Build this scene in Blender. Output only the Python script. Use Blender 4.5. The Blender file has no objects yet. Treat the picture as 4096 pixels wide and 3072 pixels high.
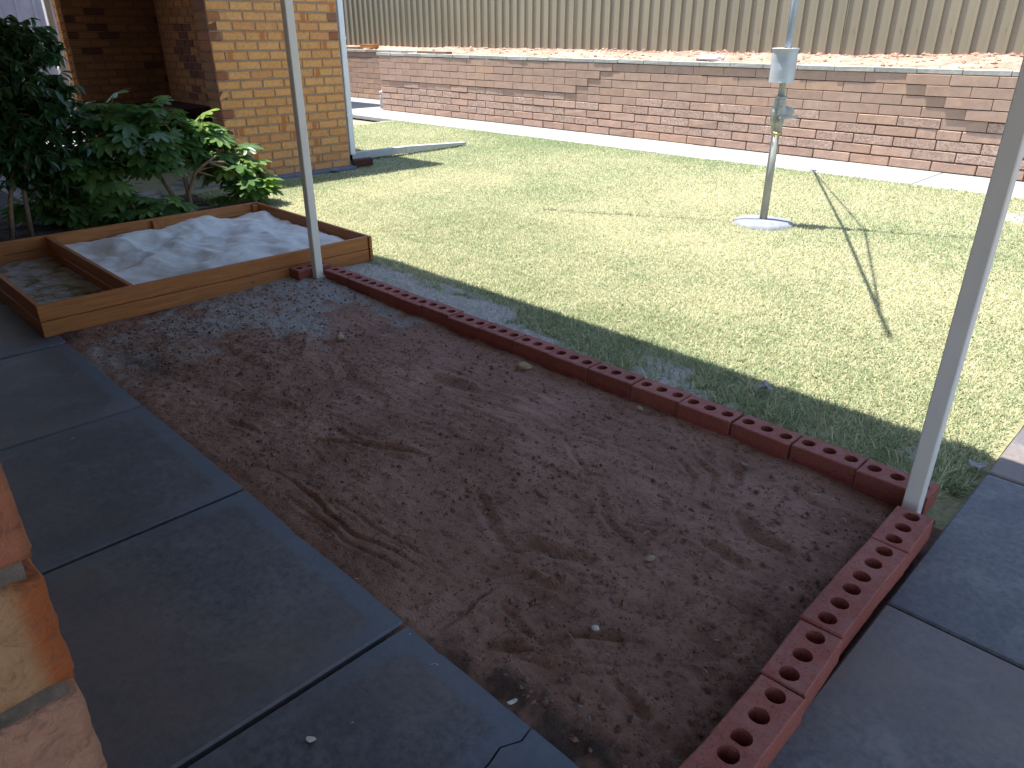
import bpy, bmesh, math, random
import numpy as np
from mathutils import Vector, Matrix, Euler, Quaternion
R = math.radians
rnd = random.Random(7)
nr = np.random.RandomState(5)
SC = bpy.context.scene
COL = SC.collection

# ------------------------------------------------------------------ camera
cam = bpy.data.objects.new('camera', bpy.data.cameras.new('camera'))
COL.objects.link(cam)
cam.location = (0, 0, 1.42)
cam.rotation_euler = (R(90 - 25.43), 0, R(45))
cam.data.sensor_width = 36
cam.data.lens = 25.99
cam.data.clip_start = 0.02
cam.data.clip_end = 500
SC.camera = cam

# ------------------------------------------------------------------ light
SUNV = Vector((-0.29, -0.14, 1.0))            # towards the sun
world = bpy.data.worlds.new('World')
SC.world = world
world.use_nodes = True
wn = world.node_tree
wn.nodes.clear()
sky = wn.nodes.new('ShaderNodeTexSky')
sky.sky_type = 'NISHITA'
sky.sun_disc = False
sky.sun_elevation = math.atan2(1, math.hypot(SUNV.x, SUNV.y))
sky.sun_rotation = math.atan2(SUNV.x, SUNV.y)
sky.air_density = 1.0
sky.dust_density = 0.6
bg = wn.nodes.new('ShaderNodeBackground')
bg.inputs[1].default_value = 0.15
wo = wn.nodes.new('ShaderNodeOutputWorld')
wn.links.new(sky.outputs[0], bg.inputs[0])
wn.links.new(bg.outputs[0], wo.inputs[0])
sun = bpy.data.objects.new('sun', bpy.data.lights.new('sun', 'SUN'))
COL.objects.link(sun)
sun.data.energy = 5.0
sun.data.angle = R(0.5)
sun.data.color = (1.0, 0.96, 0.9)
sun.rotation_euler = (-SUNV).to_track_quat('-Z', 'Y').to_euler()
sun.location = (0, 0, 10)
SC.view_settings.view_transform = 'Standard'
SC.view_settings.look = 'None'
SC.view_settings.gamma = 1
SC.view_settings.exposure = 1.27
try:
    SC.view_settings.use_curve_mapping = False
except Exception:
    pass

# ------------------------------------------------------------------ noise
def lattice(ix, iy, s):
    n = (ix.astype(np.int64) * 374761393 + iy.astype(np.int64) * 668265263 + s * 982451653) & 0x7fffffff
    n = ((n ^ (n >> 13)) * 1274126177) & 0x7fffffff
    return ((n ^ (n >> 16)) & 0xffff) / 65535.0
def vnoise(x, y, s=0):
    ix, iy = np.floor(x), np.floor(y)
    fx, fy = x - ix, y - iy
    fx = fx * fx * (3 - 2 * fx); fy = fy * fy * (3 - 2 * fy)
    a = lattice(ix, iy, s); b = lattice(ix + 1, iy, s); c = lattice(ix, iy + 1, s); d = lattice(ix + 1, iy + 1, s)
    return (a * (1 - fx) + b * fx) * (1 - fy) + (c * (1 - fx) + d * fx) * fy
def fbm(x, y, f, o=4, s=0, g=0.5):
    r = 0; a = 1; t = 0
    for i in range(o):
        r = r + a * vnoise(x * f + i * 17.3, y * f - i * 9.1, s + i); t += a; a *= g; f *= 2.03
    return r / t - 0.5

# ------------------------------------------------------------------ materials
def new_mat(name):
    m = bpy.data.materials.new(name); m.use_nodes = True
    nt = m.node_tree; nt.nodes.clear()
    out = nt.nodes.new('ShaderNodeOutputMaterial')
    p = nt.nodes.new('ShaderNodeBsdfPrincipled')
    nt.links.new(p.outputs[0], out.inputs[0])
    return m, nt, p
class NT:
    def __init__(s, nt): s.nt = nt
    def n(s, t, **k):
        nd = s.nt.nodes.new(t)
        for a, b in k.items():
            setattr(nd, a, b)
        return nd
    def l(s, a, b): s.nt.links.new(a, b)
    def coord(s, kind='Object', rand=True):
        tc = s.n('ShaderNodeTexCoord')
        if kind == 'World':
            return s.n('ShaderNodeNewGeometry').outputs['Position']
        if not rand: return tc.outputs[kind]
        oi = s.n('ShaderNodeObjectInfo')
        mul = s.n('ShaderNodeMath', operation='MULTIPLY'); mul.inputs[1].default_value = 37.0
        s.l(oi.outputs['Random'], mul.inputs[0])
        add = s.n('ShaderNodeVectorMath', operation='ADD')
        s.l(tc.outputs[kind], add.inputs[0]); s.l(mul.outputs[0], add.inputs[1])
        return add.outputs[0]
    def noise(s, co, scale, detail=4, rough=0.55, stretch=None, dist=0.0):
        if stretch:
            mp = s.n('ShaderNodeMapping'); mp.inputs['Scale'].default_value = stretch
            s.l(co, mp.inputs[0]); co = mp.outputs[0]
        t = s.n('ShaderNodeTexNoise'); t.inputs['Scale'].default_value = scale
        t.inputs['Detail'].default_value = detail; t.inputs['Roughness'].default_value = rough
        t.inputs['Distortion'].default_value = dist
        s.l(co, t.inputs['Vector']); return t.outputs['Fac']
    def ramp(s, fac, stops, interp='LINEAR'):
        r = s.n('ShaderNodeValToRGB'); cr = r.color_ramp; cr.interpolation = interp
        while len(cr.elements) > 1: cr.elements.remove(cr.elements[-1])
        for i, (p, c) in enumerate(stops):
            e = cr.elements[0] if i == 0 else cr.elements.new(p)
            e.position = p
            if isinstance(c, (int, float)): c = (c, c, c)
            e.color = (c[0], c[1], c[2], 1)
        s.l(fac, r.inputs[0]); return r.outputs[0]
    def mix(s, fac, a, b, mode='MIX'):
        m = s.n('ShaderNodeMix', data_type='RGBA', blend_type=mode)
        for sock, v in ((m.inputs[0], fac), (m.inputs[6], a), (m.inputs[7], b)):
            if isinstance(v, (int, float)): sock.default_value = v
            elif isinstance(v, tuple): sock.default_value = (v[0], v[1], v[2], 1)
            else: s.l(v, sock)
        return m.outputs[2]
    def math(s, op, a, b=0.0):
        m = s.n('ShaderNodeMath', operation=op)
        for i, v in enumerate((a, b)):
            if isinstance(v, (int, float)): m.inputs[i].default_value = v
            else: s.l(v, m.inputs[i])
        return m.outputs[0]
    def bump(s, p, h, strength, dist):
        b = s.n('ShaderNodeBump'); b.inputs['Strength'].default_value = strength; b.inputs['Distance'].default_value = dist
        s.l(h, b.inputs['Height']); s.l(b.outputs[0], p.inputs['Normal'])
        return b
    def orand(s): return s.n('ShaderNodeObjectInfo').outputs['Random']

def simple(name, c1, c2, scale=20, rough=0.7, bumps=0.3, bdist=0.002, metal=0.0, kind='Object', stretch=None, objvar=0.0, detail=5, spec=None):
    m, nt, p = new_mat(name); k = NT(nt)
    co = k.coord(kind)
    f = k.noise(co, scale, detail, 0.6, stretch)
    col = k.ramp(f, [(0.3, c1), (0.7, c2)])
    if objvar:
        v = k.ramp(k.orand(), [(0, 1 - objvar), (1, 1 + objvar)])
        col = k.mix(1.0, col, v, 'MULTIPLY')
    k.l(col, p.inputs['Base Color'])
    p.inputs['Roughness'].default_value = rough; p.inputs['Metallic'].default_value = metal
    if spec is not None: p.inputs['Specular IOR Level'].default_value = spec
    if bumps:
        f2 = k.noise(co, scale * 6, 4, 0.6)
        k.bump(p, f2, bumps, bdist)
    return m

def slab_mat(name, dark, light, border, rough):
    m, nt, p = new_mat(name); k = NT(nt)
    co = k.coord()
    big = k.noise(co, 2.6, 7, 0.68, dist=0.5)
    fine = k.noise(co, 45, 6, 0.75)
    col = k.ramp(big, [(0.3, dark), (0.7, light)])
    col = k.mix(k.ramp(fine, [(.35, .8), (.6, 0.0)]), col, tuple(x * 0.55 for x in dark))
    col = k.mix(k.ramp(k.noise(co, 5.5, 6, .7, dist=.8), [(.52, 0.0), (.72, .5)]), col, tuple(x * 1.35 for x in light))
    st = k.noise(co, 1.1, 3, 0.5)
    brown = k.ramp(st, [(0.50, 0.0), (0.66, 0.6)])
    col = k.mix(brown, col, (light[0] * 1.1, light[1] * 0.9, light[2] * 0.72))
    # trowelled margin round each slab (attribute painted per vertex as distance to the edge)
    tc = k.n('ShaderNodeTexCoord')
    at = k.n('ShaderNodeAttribute'); at.attribute_name = 'edge'
    wob = k.math('ADD', at.outputs['Fac'], k.math('MULTIPLY', k.math('SUBTRACT', k.noise(co, 7, 3), 0.5), 0.028))
    sy = k.n('ShaderNodeSeparateXYZ'); k.l(tc.outputs['Object'], sy.inputs[0])
    e = k.math('MULTIPLY', k.ramp(wob, [(0.05, 1.0), (0.075, 0.0)]), k.ramp(sy.outputs[1], [(0.15, 0.35), (0.36, 1.0)]))
    col = k.mix(k.math('MULTIPLY', e, 0.55), col, border)
    sp = k.noise(co, 260, 2, 0.5)
    col = k.mix(k.ramp(sp, [(0.70, 0.0), (0.78, 0.5)]), col, tuple(min(1, x * 2.2) for x in light))
    k.l(col, p.inputs['Base Color'])
    rr = k.ramp(fine, [(0.3, rough - 0.08), (0.7, rough + 0.12)])
    k.l(rr, p.inputs['Roughness'])
    k.bump(p, k.noise(co, 140, 5, 0.7), 0.25, 0.002)
    return m
M = {}
M['slab_blue'] = slab_mat('slab_blue', (0.066, 0.072, 0.092), (0.142, 0.136, 0.148), (0.10, 0.135, 0.185), 0.5)
M['slab_grey'] = slab_mat('slab_grey', (0.085, 0.09, 0.105), (0.185, 0.175, 0.178), (0.15, 0.16, 0.18), 0.62)
M['slab_pale'] = slab_mat('slab_pale', (0.28, 0.288, 0.29), (0.36, 0.362, 0.35), (0.40, 0.40, 0.39), 0.8)
M['joint'] = simple('joint_filler', (0.03, 0.03, 0.035), (0.06, 0.055, 0.055), 30, 0.95)
M['joint_pale'] = simple('joint_filler_pale', (0.06, 0.055, 0.05), (0.12, 0.11, 0.10), 30, 0.95)

def soil_mat():
    m, nt, p = new_mat('soil'); k = NT(nt)
    co = k.coord('World')
    at = k.n('ShaderNodeAttribute'); at.attribute_name = 'sand'
    f = k.noise(co, 3.5, 6, 0.62)
    col = k.ramp(f, [(0.25, (0.215, 0.115, 0.085)), (0.5, (0.315, 0.18, 0.135)), (0.78, (0.42, 0.265, 0.205))])
    f2 = k.noise(co, 34, 6, 0.72)
    col = k.mix(k.ramp(f2, [(0.36, 0.65), (0.48, 0.0)]), col, (0.085, 0.057, 0.05))
    n3 = k.noise(co, 9, 5, 0.65)
    s = k.math('ADD', at.outputs['Fac'], k.math('MULTIPLY', k.math('SUBTRACT', n3, 0.5), 1.3))
    sandc = k.ramp(k.noise(co, 60, 4, 0.7), [(0.3, (0.26, 0.245, 0.225)), (0.7, (0.42, 0.40, 0.375))])
    col = k.mix(k.ramp(s, [(0.42, 0.0), (0.72, 0.88)]), col, sandc)
    vo = k.n('ShaderNodeTexVoronoi'); vo.inputs['Scale'].default_value = 70; k.l(co, vo.inputs['Vector'])
    sel = k.noise(co, 11, 2, 0.5)
    spk = k.math('MULTIPLY', k.ramp(vo.outputs['Distance'], [(0.16, 1.0), (0.26, 0.0)]), k.ramp(sel, [(0.5, 0.0), (0.56, 1.0)]))
    col = k.mix(k.math('MULTIPLY', spk, 0.8), col, (0.035, 0.025, 0.022))
    at2 = k.n('ShaderNodeAttribute'); at2.attribute_name = 'mud'
    col = k.mix(at2.outputs['Fac'], col, (0.055, 0.042, 0.035))
    k.l(col, p.inputs['Base Color']); p.inputs['Roughness'].default_value = 0.95
    p.inputs['Specular IOR Level'].default_value = 0.15
    h = k.math('ADD', k.math('MULTIPLY', f2, 0.8), k.noise(co, 150, 4, 0.7))
    k.bump(p, h, 1.0, 0.010)
    return m
M['soil'] = soil_mat()
def whitesand_mat():
    m, nt, p = new_mat('white_sand'); k = NT(nt); co = k.coord('World')
    col = k.ramp(k.noise(co, 7, 5, 0.6), [(0.3, (0.58, 0.565, 0.53)), (0.7, (0.72, 0.71, 0.68))])
    k.l(k.mix(k.ramp(k.noise(co, 220, 2), [(0.3, 0.4), (0.42, 0.0)]), col, (0.25, 0.24, 0.22)), p.inputs['Base Color'])
    p.inputs['Roughness'].default_value = 0.95
    k.bump(p, k.noise(co, 110, 6, 0.8), 0.8, 0.006)
    return m
M['white_sand'] = whitesand_mat()
def debris_mat():
    m, nt, p = new_mat('mossy_soil'); k = NT(nt); co = k.coord('World')
    col = k.ramp(k.noise(co, 9, 6, 0.65), [(0.34, (0.05, 0.045, 0.04)), (0.43, (0.20, 0.155, 0.08)), (0.52, (0.30, 0.28, 0.26)), (0.75, (0.42, 0.40, 0.39))])
    k.l(col, p.inputs['Base Color']); p.inputs['Roughness'].default_value = 0.95
    k.bump(p, k.noise(co, 70, 6, 0.75), 0.9, 0.01)
    return m
M['mossy_soil'] = debris_mat()
M['bed_soil'] = simple('bed_soil', (0.03, 0.022, 0.016), (0.075, 0.055, 0.04), 12, 0.95, 0.8, 0.01, kind='World')

def lawnsoil_mat():
    m, nt, p = new_mat('lawn_soil'); k = NT(nt); co = k.coord('World')
    at = k.n('ShaderNodeAttribute'); at.attribute_name = 'sand'
    thatch = k.ramp(k.noise(co, 45, 6, 0.7), [(0.3, (0.16, 0.155, 0.075)), (0.7, (0.36, 0.34, 0.19))])
    sandc = k.ramp(k.noise(co, 40, 5, 0.7), [(0.3, (0.22, 0.20, 0.18)), (0.7, (0.42, 0.395, 0.365))])
    s = k.math('ADD', at.outputs['Fac'], k.math('MULTIPLY', k.math('SUBTRACT', k.noise(co, 14, 4), 0.5), 0.5))
    col = k.mix(k.ramp(s, [(0.4, 0.0), (0.6, 1.0)]), thatch, sandc)
    k.l(col, p.inputs['Base Color']); p.inputs['Roughness'].default_value = 0.95
    k.bump(p, k.noise(co, 90, 5, 0.7), 0.8, 0.008)
    return m
M['lawn_soil'] = lawnsoil_mat()
def grass_mat():
    m, nt, p = new_mat('grass_blades'); k = NT(nt)
    at = k.n('ShaderNodeAttribute'); at.attribute_name = 'tint'
    k.l(at.outputs['Color'], p.inputs['Base Color'])
    p.inputs['Roughness'].default_value = 0.6
    p.inputs['Specular IOR Level'].default_value = 0.35
    tr = k.n('ShaderNodeBsdfTranslucent'); k.l(at.outputs['Color'], tr.inputs[0])
    ms = k.n('ShaderNodeMixShader'); ms.inputs[0].default_value = 0.4
    out = [n for n in nt.nodes if n.type == 'OUTPUT_MATERIAL'][0]
    k.l(p.outputs[0], ms.inputs[1]); k.l(tr.outputs[0], ms.inputs[2]); k.l(ms.outputs[0], out.inputs[0])
    return m
M['grass'] = grass_mat()

def brick_mat(name, stops, edge, endc=None, rough=0.85, erode=0.0, half=(0.115, 0.038), scale=30, bump=0.5, bd=0.004, edge_amt=0.75):
    """brick: per-brick tone, darker fired edges, mottled face. object coords: x = length, z = height."""
    m, nt, p = new_mat(name); k = NT(nt)
    co = k.coord(); raw = k.coord('Object', False)
    base = k.ramp(k.orand(), stops)
    f = k.noise(co, scale, 7, 0.7)
    base = k.mix(1.0, base, k.ramp(f, [(0.25, 0.68), (0.5, 1.0), (0.78, 1.22)]), 'MULTIPLY')
    sx = k.n('ShaderNodeSeparateXYZ'); k.l(raw, sx.inputs[0])
    dx = k.math('SUBTRACT', half[0], k.math('ABSOLUTE', sx.outputs[0]))
    dz = k.math('SUBTRACT', half[1], k.math('ABSOLUTE', sx.outputs[2]))
    d = k.math('MINIMUM', dx, dz)
    d = k.math('ADD', d, k.math('MULTIPLY', k.math('SUBTRACT', k.noise(co, 18, 3), 0.5), 0.02))
    col = k.mix(k.math('MULTIPLY', k.ramp(d, [(0.0, 1.0), (0.012, 0.0)]), edge_amt), base, edge)
    if endc:
        # some bricks were burnt orange along a band at one end
        pick = k.ramp(k.math('FRACT', k.math('MULTIPLY', k.orand(), 7.77)), [(0.80, 0.0), (0.81, 1.0)])
        band = k.ramp(k.math('ADD', sx.outputs[0], 0.0), [(0.03, 0.0), (0.045, 1.0), (0.085, 1.0), (0.1, 0.2)])
        col = k.mix(k.math('MULTIPLY', k.math('MULTIPLY', pick, band), 0.85), col, endc)
    if name == 'red_clay':
        col = k.mix(k.ramp(k.noise(co, 150, 3, .6), [(.34, .8), (.42, 0.0)]), col, (.07, .022, .018))
        nz = k.n('ShaderNodeSeparateXYZ'); k.l(k.n('ShaderNodeNewGeometry').outputs['Normal'], nz.inputs[0])
        dust = k.math('MULTIPLY', k.ramp(nz.outputs[2], [(.5, 0.0), (.9, 1.0)]), k.ramp(k.noise(co, 16, 5, .7), [(.42, 0.08), (.7, .5)]))
        col = k.mix(dust, col, (.33, .19, .175))
    k.l(col, p.inputs['Base Color']); p.inputs['Roughness'].default_value = rough
    p.inputs['Specular IOR Level'].default_value = 0.3
    h = k.noise(co, scale * 2.5, 6, 0.7)
    k.bump(p, h, bump, bd)
    return m
M['brick_tan'] = brick_mat('brick_tan', [(0, (0.54, 0.262, 0.092)), (0.3, (0.60, 0.315, 0.12)), (0.6, (0.57, 0.28, 0.10)), (0.85, (0.63, 0.335, 0.135)), (1, (0.52, 0.225, 0.082))],
                           (0.33, 0.14, 0.055), (0.40, 0.13, 0.04))
M['brick_red'] = brick_mat('brick_burnt', [(0, (0.36, 0.13, 0.05)), (0.5, (0.28, 0.10, 0.045)), (1, (0.22, 0.12, 0.07))], (0.16, 0.06, 0.03))
M['brick_alcove'] = brick_mat('brick_alcove', [(0, (0.20, 0.085, 0.04)), (0.6, (0.235, 0.105, 0.045)), (1, (0.17, 0.07, 0.035))], (0.11, 0.045, 0.022))  # outbuilding brick with the shade of the recess put into a darker colour
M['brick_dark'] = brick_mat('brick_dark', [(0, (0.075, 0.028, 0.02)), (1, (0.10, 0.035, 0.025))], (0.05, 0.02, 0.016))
M['mortar'] = simple('mortar', (0.28, 0.25, 0.22), (0.42, 0.38, 0.34), 40, 0.95, 0.6, 0.004, kind='World')
M['mortar_wall'] = simple('mortar_wall', (0.15, 0.07, 0.045), (0.26, 0.14, 0.095), 40, 0.95, 0.6, 0.004, kind='World')
def block_mat(name, stops, er):
    m, nt, p = new_mat(name); k = NT(nt); co = k.coord()
    base = k.ramp(k.orand(), stops)
    f = k.noise(co, 9, 6, 0.65)
    base = k.mix(1.0, base, k.ramp(f, [(0.25, 0.84), (0.7, 1.12)]), 'MULTIPLY')
    fine = k.noise(co, 150, 3, 0.6)
    base = k.mix(k.ramp(fine, [(0.34, 0.45), (0.45, 0.0)]), base, (0.2, 0.125, 0.095))
    er_n = k.noise(co, 38, 3, 0.6, dist=1.2)
    msk = k.ramp(k.noise(co, 6, 3), [(0.5 - er * 0.3, 0.0), (0.62 - er * 0.3, 1.0)])
    pit = k.ramp(er_n, [(0.40, 0.0), (0.56, 1.0)])
    base = k.mix(k.math('MULTIPLY', k.math('MULTIPLY', k.math('SUBTRACT', 1.0, pit), msk), 0.6 * er), base, (0.22, 0.135, 0.10))
    k.l(base, p.inputs['Base Color']); p.inputs['Roughness'].default_value = 0.92
    p.inputs['Specular IOR Level'].default_value = 0.2
    h = k.math('ADD', k.math('MULTIPLY', fine, 0.12), k.math('MULTIPLY', k.math('MULTIPLY', pit, msk), er))
    k.bump(p, h, 0.45, 0.008)
    return m
BS = [(0, (0.365, 0.245, 0.18)), (0.4, (0.385, 0.26, 0.195)), (0.85, (0.405, 0.275, 0.205)), (1, (0.45, 0.29, 0.195))]
BS2 = [(0, (0.47, 0.33, 0.255)), (0.5, (0.49, 0.345, 0.27)), (1, (0.51, 0.365, 0.285))]
BS3 = [(0, (0.43, 0.285, 0.21)), (0.5, (0.455, 0.30, 0.225)), (1, (0.475, 0.32, 0.24))]
M['block'] = block_mat('retaining_block', BS, 0.0)
M['block_pitted'] = block_mat('retaining_block_pitted', BS2, 1.0)
M['block_base'] = block_mat('retaining_block_base', BS3, 0.35)
M['cap'] = simple('capping', (0.26, 0.255, 0.225), (0.37, 0.36, 0.32), 18, 0.9, 0.6, 0.004, objvar=0.08)
M['red_clay'] = brick_mat('red_clay', [(0, (0.20, 0.042, 0.033)), (0.5, (0.25, 0.055, 0.043)), (1, (0.29, 0.078, 0.060))], (0.30, 0.11, 0.08), None, 0.85, scale=26, bump=0.6, bd=0.003, edge_amt=0.35)
def wood_mat():
    m, nt, p = new_mat('stained_wood'); k = NT(nt); co = k.coord()
    g = k.noise(co, 3.0, 6, 0.6, stretch=(1.2, 14, 22), dist=0.8)
    g2 = k.noise(co, 6, 5, 0.7, stretch=(1, 40, 60))
    col = k.ramp(g, [(0.25, (0.22, 0.072, 0.016)), (0.5, (0.36, 0.125, 0.026)), (0.75, (0.46, 0.175, 0.04))])
    col = k.mix(k.ramp(g2, [(0.35, 0.5), (0.55, 0.0)]), col, (0.17, 0.055, 0.015))
    vo = k.n('ShaderNodeTexVoronoi'); vo.inputs['Scale'].default_value = 3.1
    mp = k.n('ShaderNodeMapping'); mp.inputs['Scale'].default_value = (1, 2.2, 2.2); k.l(co, mp.inputs[0]); k.l(mp.outputs[0], vo.inputs['Vector'])
    col = k.mix(k.ramp(vo.outputs['Distance'], [(0.035, 0.9), (0.065, 0.0)]), col, (0.07, 0.02, 0.008))
    k.l(col, p.inputs['Base Color']); p.inputs['Roughness'].default_value = 0.55
    k.bump(p, g2, 0.35, 0.002)
    return m
M['wood'] = wood_mat()
M['cream_paint'] = simple('cream_paint', (0.66, 0.63, 0.59), (0.74, 0.71, 0.67), 9, 0.45, 0.05, 0.001, stretch=(1, 1, 0.3))
M['white_paint'] = simple('white_paint', (0.66, 0.68, 0.70), (0.74, 0.75, 0.76), 9, 0.5, 0.05, 0.001)
M['grey_pipe'] = simple('grey_pipe', (0.34, 0.36, 0.35), (0.42, 0.43, 0.41), 12, 0.55, 0.15, 0.001)
M['galv'] = simple('galvanised_steel', (0.30, 0.33, 0.35), (0.40, 0.43, 0.45), 14, 0.5, 0.1, 0.001, metal=0.35)
M['pole_paint'] = simple('pole_paint', (0.28, 0.275, 0.23), (0.37, 0.36, 0.31), 14, 0.5, 0.15, 0.001, metal=0.1)
M['tin'] = simple('tin', (0.40, 0.43, 0.45), (0.50, 0.53, 0.54), 8, 0.5, 0.15, 0.001, metal=0.3)
M['cast'] = simple('cast_metal', (0.26, 0.25, 0.20), (0.42, 0.42, 0.38), 25, 0.5, 0.4, 0.002, metal=0.5)
M['brass'] = simple('brass', (0.45, 0.30, 0.10), (0.60, 0.42, 0.17), 20, 0.4, 0.1, 0.001, metal=0.7)
M['concrete'] = simple('concrete', (0.17, 0.18, 0.20), (0.26, 0.27, 0.285), 14, 0.9, 0.6, 0.004)
M['plinth'] = simple('plinth', (0.10, 0.11, 0.14), (0.16, 0.165, 0.19), 12, 0.8, 0.4, 0.003)
def fence_mat():
    m, nt, p = new_mat('fence_steel'); k = NT(nt); co = k.coord('World')
    f = k.noise(co, 1.3, 5, 0.6, stretch=(1, 1, 0.5))
    col = k.ramp(f, [(0.3, (0.225, 0.198, 0.13)), (0.7, (0.27, 0.235, 0.158))])
    sz = k.n('ShaderNodeSeparateXYZ'); k.l(co, sz.inputs[0])
    dirt = k.ramp(k.math('ADD', sz.outputs[2], k.math('MULTIPLY', k.noise(co, 10, 4), 0.18)), [(0.0, 0.0), (1.0, 0.0)])
    lo = k.n('ShaderNodeMapRange'); lo.inputs[1].default_value = 1.30; lo.inputs[2].default_value = 1.17
    k.l(k.math('ADD', sz.outputs[2], k.math('MULTIPLY', k.noise(co, 9, 4), 0.12)), lo.inputs[0])
    col = k.mix(k.math('MULTIPLY', lo.outputs[0], 0.55), col, (0.34, 0.235, 0.165))
    k.l(col, p.inputs['Base Color']); p.inputs['Roughness'].default_value = 0.5
    k.bump(p, k.noise(co, 60, 2), 0.05, 0.002)
    return m
M['fence'] = fence_mat()
M['lavender'] = simple('grey_panel', (0.24, 0.225, 0.26), (0.31, 0.29, 0.32), 5, 0.7, 0.1, 0.001)
def terrace_mat():
    m, nt, p = new_mat('terrace_soil'); k = NT(nt); co = k.coord('World')
    col = k.ramp(k.noise(co, 3.2, 6, .7, dist=.5), [(.3, (.24, .135, .09)), (.5, (.38, .25, .18)), (.7, (.50, .39, .30))])
    col = k.mix(k.ramp(k.noise(co, 14, 5, .7), [(.36, .8), (.46, 0.0)]), col, (.17, .085, .055))
    k.l(col, p.inputs['Base Color']); p.inputs['Roughness'].default_value = .95
    k.bump(p, k.noise(co, 16, 5, .7), 1.0, .03); return m
M['terrace'] = terrace_mat()
M['ground'] = simple('ground', (0.22, 0.17, 0.13), (0.30, 0.25, 0.20), 0.8, 0.95, 0.3, 0.01, kind='World')
M['roof'] = simple('roof_sheet', (0.26, 0.25, 0.24), (0.34, 0.33, 0.31), 3, 0.6, 0.0)
M['ceiling'] = simple('ceiling_board', (0.50, 0.49, 0.48), (0.58, 0.57, 0.56), 3, 0.8, 0.0)
M['bark'] = simple('bark', (0.12, 0.075, 0.05), (0.24, 0.15, 0.09), 40, 0.9, 0.6, 0.003)
M['pebble'] = simple('pebble', (0.06, 0.036, 0.028), (0.19, 0.125, 0.10), 8, 0.95, 0.4, 0.001, kind='World')
M['tan_stone'] = simple('tan_stone', (0.24, 0.17, 0.10), (0.36, 0.27, 0.17), 30, 0.8, 0.4, 0.002)
M['pale_bit'] = simple('pale_bit', (0.45, 0.42, 0.36), (0.62, 0.60, 0.55), 60, 0.8, 0.2, 0.001)
M['dry_leaf'] = simple('dry_leaf', (0.13, 0.09, 0.06), (0.30, 0.22, 0.14), 60, 0.8, 0.3, 0.001)
M['grey_leaf'] = simple('grey_leaf', (0.16, 0.15, 0.16), (0.30, 0.28, 0.29), 60, 0.8, 0.3, 0.001)
def leaf_mat(name, a, b, spec=0.5, rough=0.35, trans=0.3):
    m, nt, p = new_mat(name); k = NT(nt); co = k.coord()
    base = k.ramp(k.orand(), [(0, a), (1, b)])
    base = k.mix(1.0, base, k.ramp(k.noise(co, 25, 4), [(0.3, 0.8), (0.7, 1.2)]), 'MULTIPLY')
    k.l(base, p.inputs['Base Color']); p.inputs['Roughness'].default_value = rough
    p.inputs['Specular IOR Level'].default_value = spec
    tr = k.n('ShaderNodeBsdfTranslucent')
    k.l(k.mix(1.0, base, (1.6, 1.9, 0.7), 'MULTIPLY'), tr.inputs[0])
    ms = k.n('ShaderNodeMixShader'); ms.inputs[0].default_value = trans
    out = [n for n in nt.nodes if n.type == 'OUTPUT_MATERIAL'][0]
    k.l(p.outputs[0], ms.inputs[1]); k.l(tr.outputs[0], ms.inputs[2]); k.l(ms.outputs[0], out.inputs[0])
    return m
M['leaf'] = leaf_mat('lobed_leaf', (0.055, 0.12, 0.040), (0.13, 0.22, 0.055))
M['leaf_dark'] = leaf_mat('glossy_leaf', (0.022, 0.060, 0.026), (0.045, 0.10, 0.035))
M['leaf_lit'] = leaf_mat('lobed_leaf_lit', (0.17, 0.25, 0.06), (0.30, 0.38, 0.12), 0.5, 0.35, 0.4)  # lit copy of the lobed leaf: sunlight put into a lighter yellow-green
M['petiole'] = simple('petiole', (0.10, 0.16, 0.05), (0.18, 0.22, 0.08), 20, 0.6)

# ------------------------------------------------------------------ mesh helpers
def mesh_from(name, v, f, mats, smooth=False, mi=None):
    me = bpy.data.meshes.new(name)
    me.from_pydata([tuple(x) for x in v], [], f)
    for m in (mats if isinstance(mats, (list, tuple)) else [mats]): me.materials.append(m)
    if mi is not None: me.polygons.foreach_set('material_index', mi)
    if smooth: me.polygons.foreach_set('use_smooth', [True] * len(me.polygons))
    me.update(); return me
class MB:
    """collects shapes for ONE mesh"""
    def __init__(s): s.v = []; s.f = []
    def add(s, v, f):
        o = len(s.v); s.v += [tuple(x) for x in v]; s.f += [tuple(i + o for i in q) for q in f]; return s
    def box(s, x0, x1, y0, y1, z0, z1, b=0.0, M4=None):
        v, f = cbox(x0, x1, y0, y1, z0, z1, b)
        if M4 is not None: v = [M4 @ Vector(p) for p in v]
        return s.add(v, f)
    def tube(s, pts, r, n=10, caps=True):
        pts = [Vector(p) for p in pts]; rs = r if isinstance(r, (list, tuple)) else [r] * len(pts)
        v = []; f = []
        prev = None
        for i, p in enumerate(pts):
            d = (pts[min(i + 1, len(pts) - 1)] - pts[max(i - 1, 0)]).normalized()
            if prev is None:
                a = Vector((1, 0, 0)) if abs(d.x) < 0.9 else Vector((0, 1, 0))
                u = d.cross(a).normalized()
            else:
                u = (prev - d * prev.dot(d)).normalized()
            prev = u; w = d.cross(u)
            for j in range(n):
                t = 2 * math.pi * j / n
                v.append(p + (u * math.cos(t) + w * math.sin(t)) * rs[i])
        for i in range(len(pts) - 1):
            for j in range(n):
                a = i * n + j; b = i * n + (j + 1) % n
                f.append((a, b, b + n, a + n))
        if caps:
            f.append(tuple(range(n - 1, -1, -1))); f.append(tuple(range((len(pts) - 1) * n, len(pts) * n)))
        return s.add(v, f)
    def mesh(s, name, m, smooth=False): return mesh_from(name, s.v, s.f, m, smooth)
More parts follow.
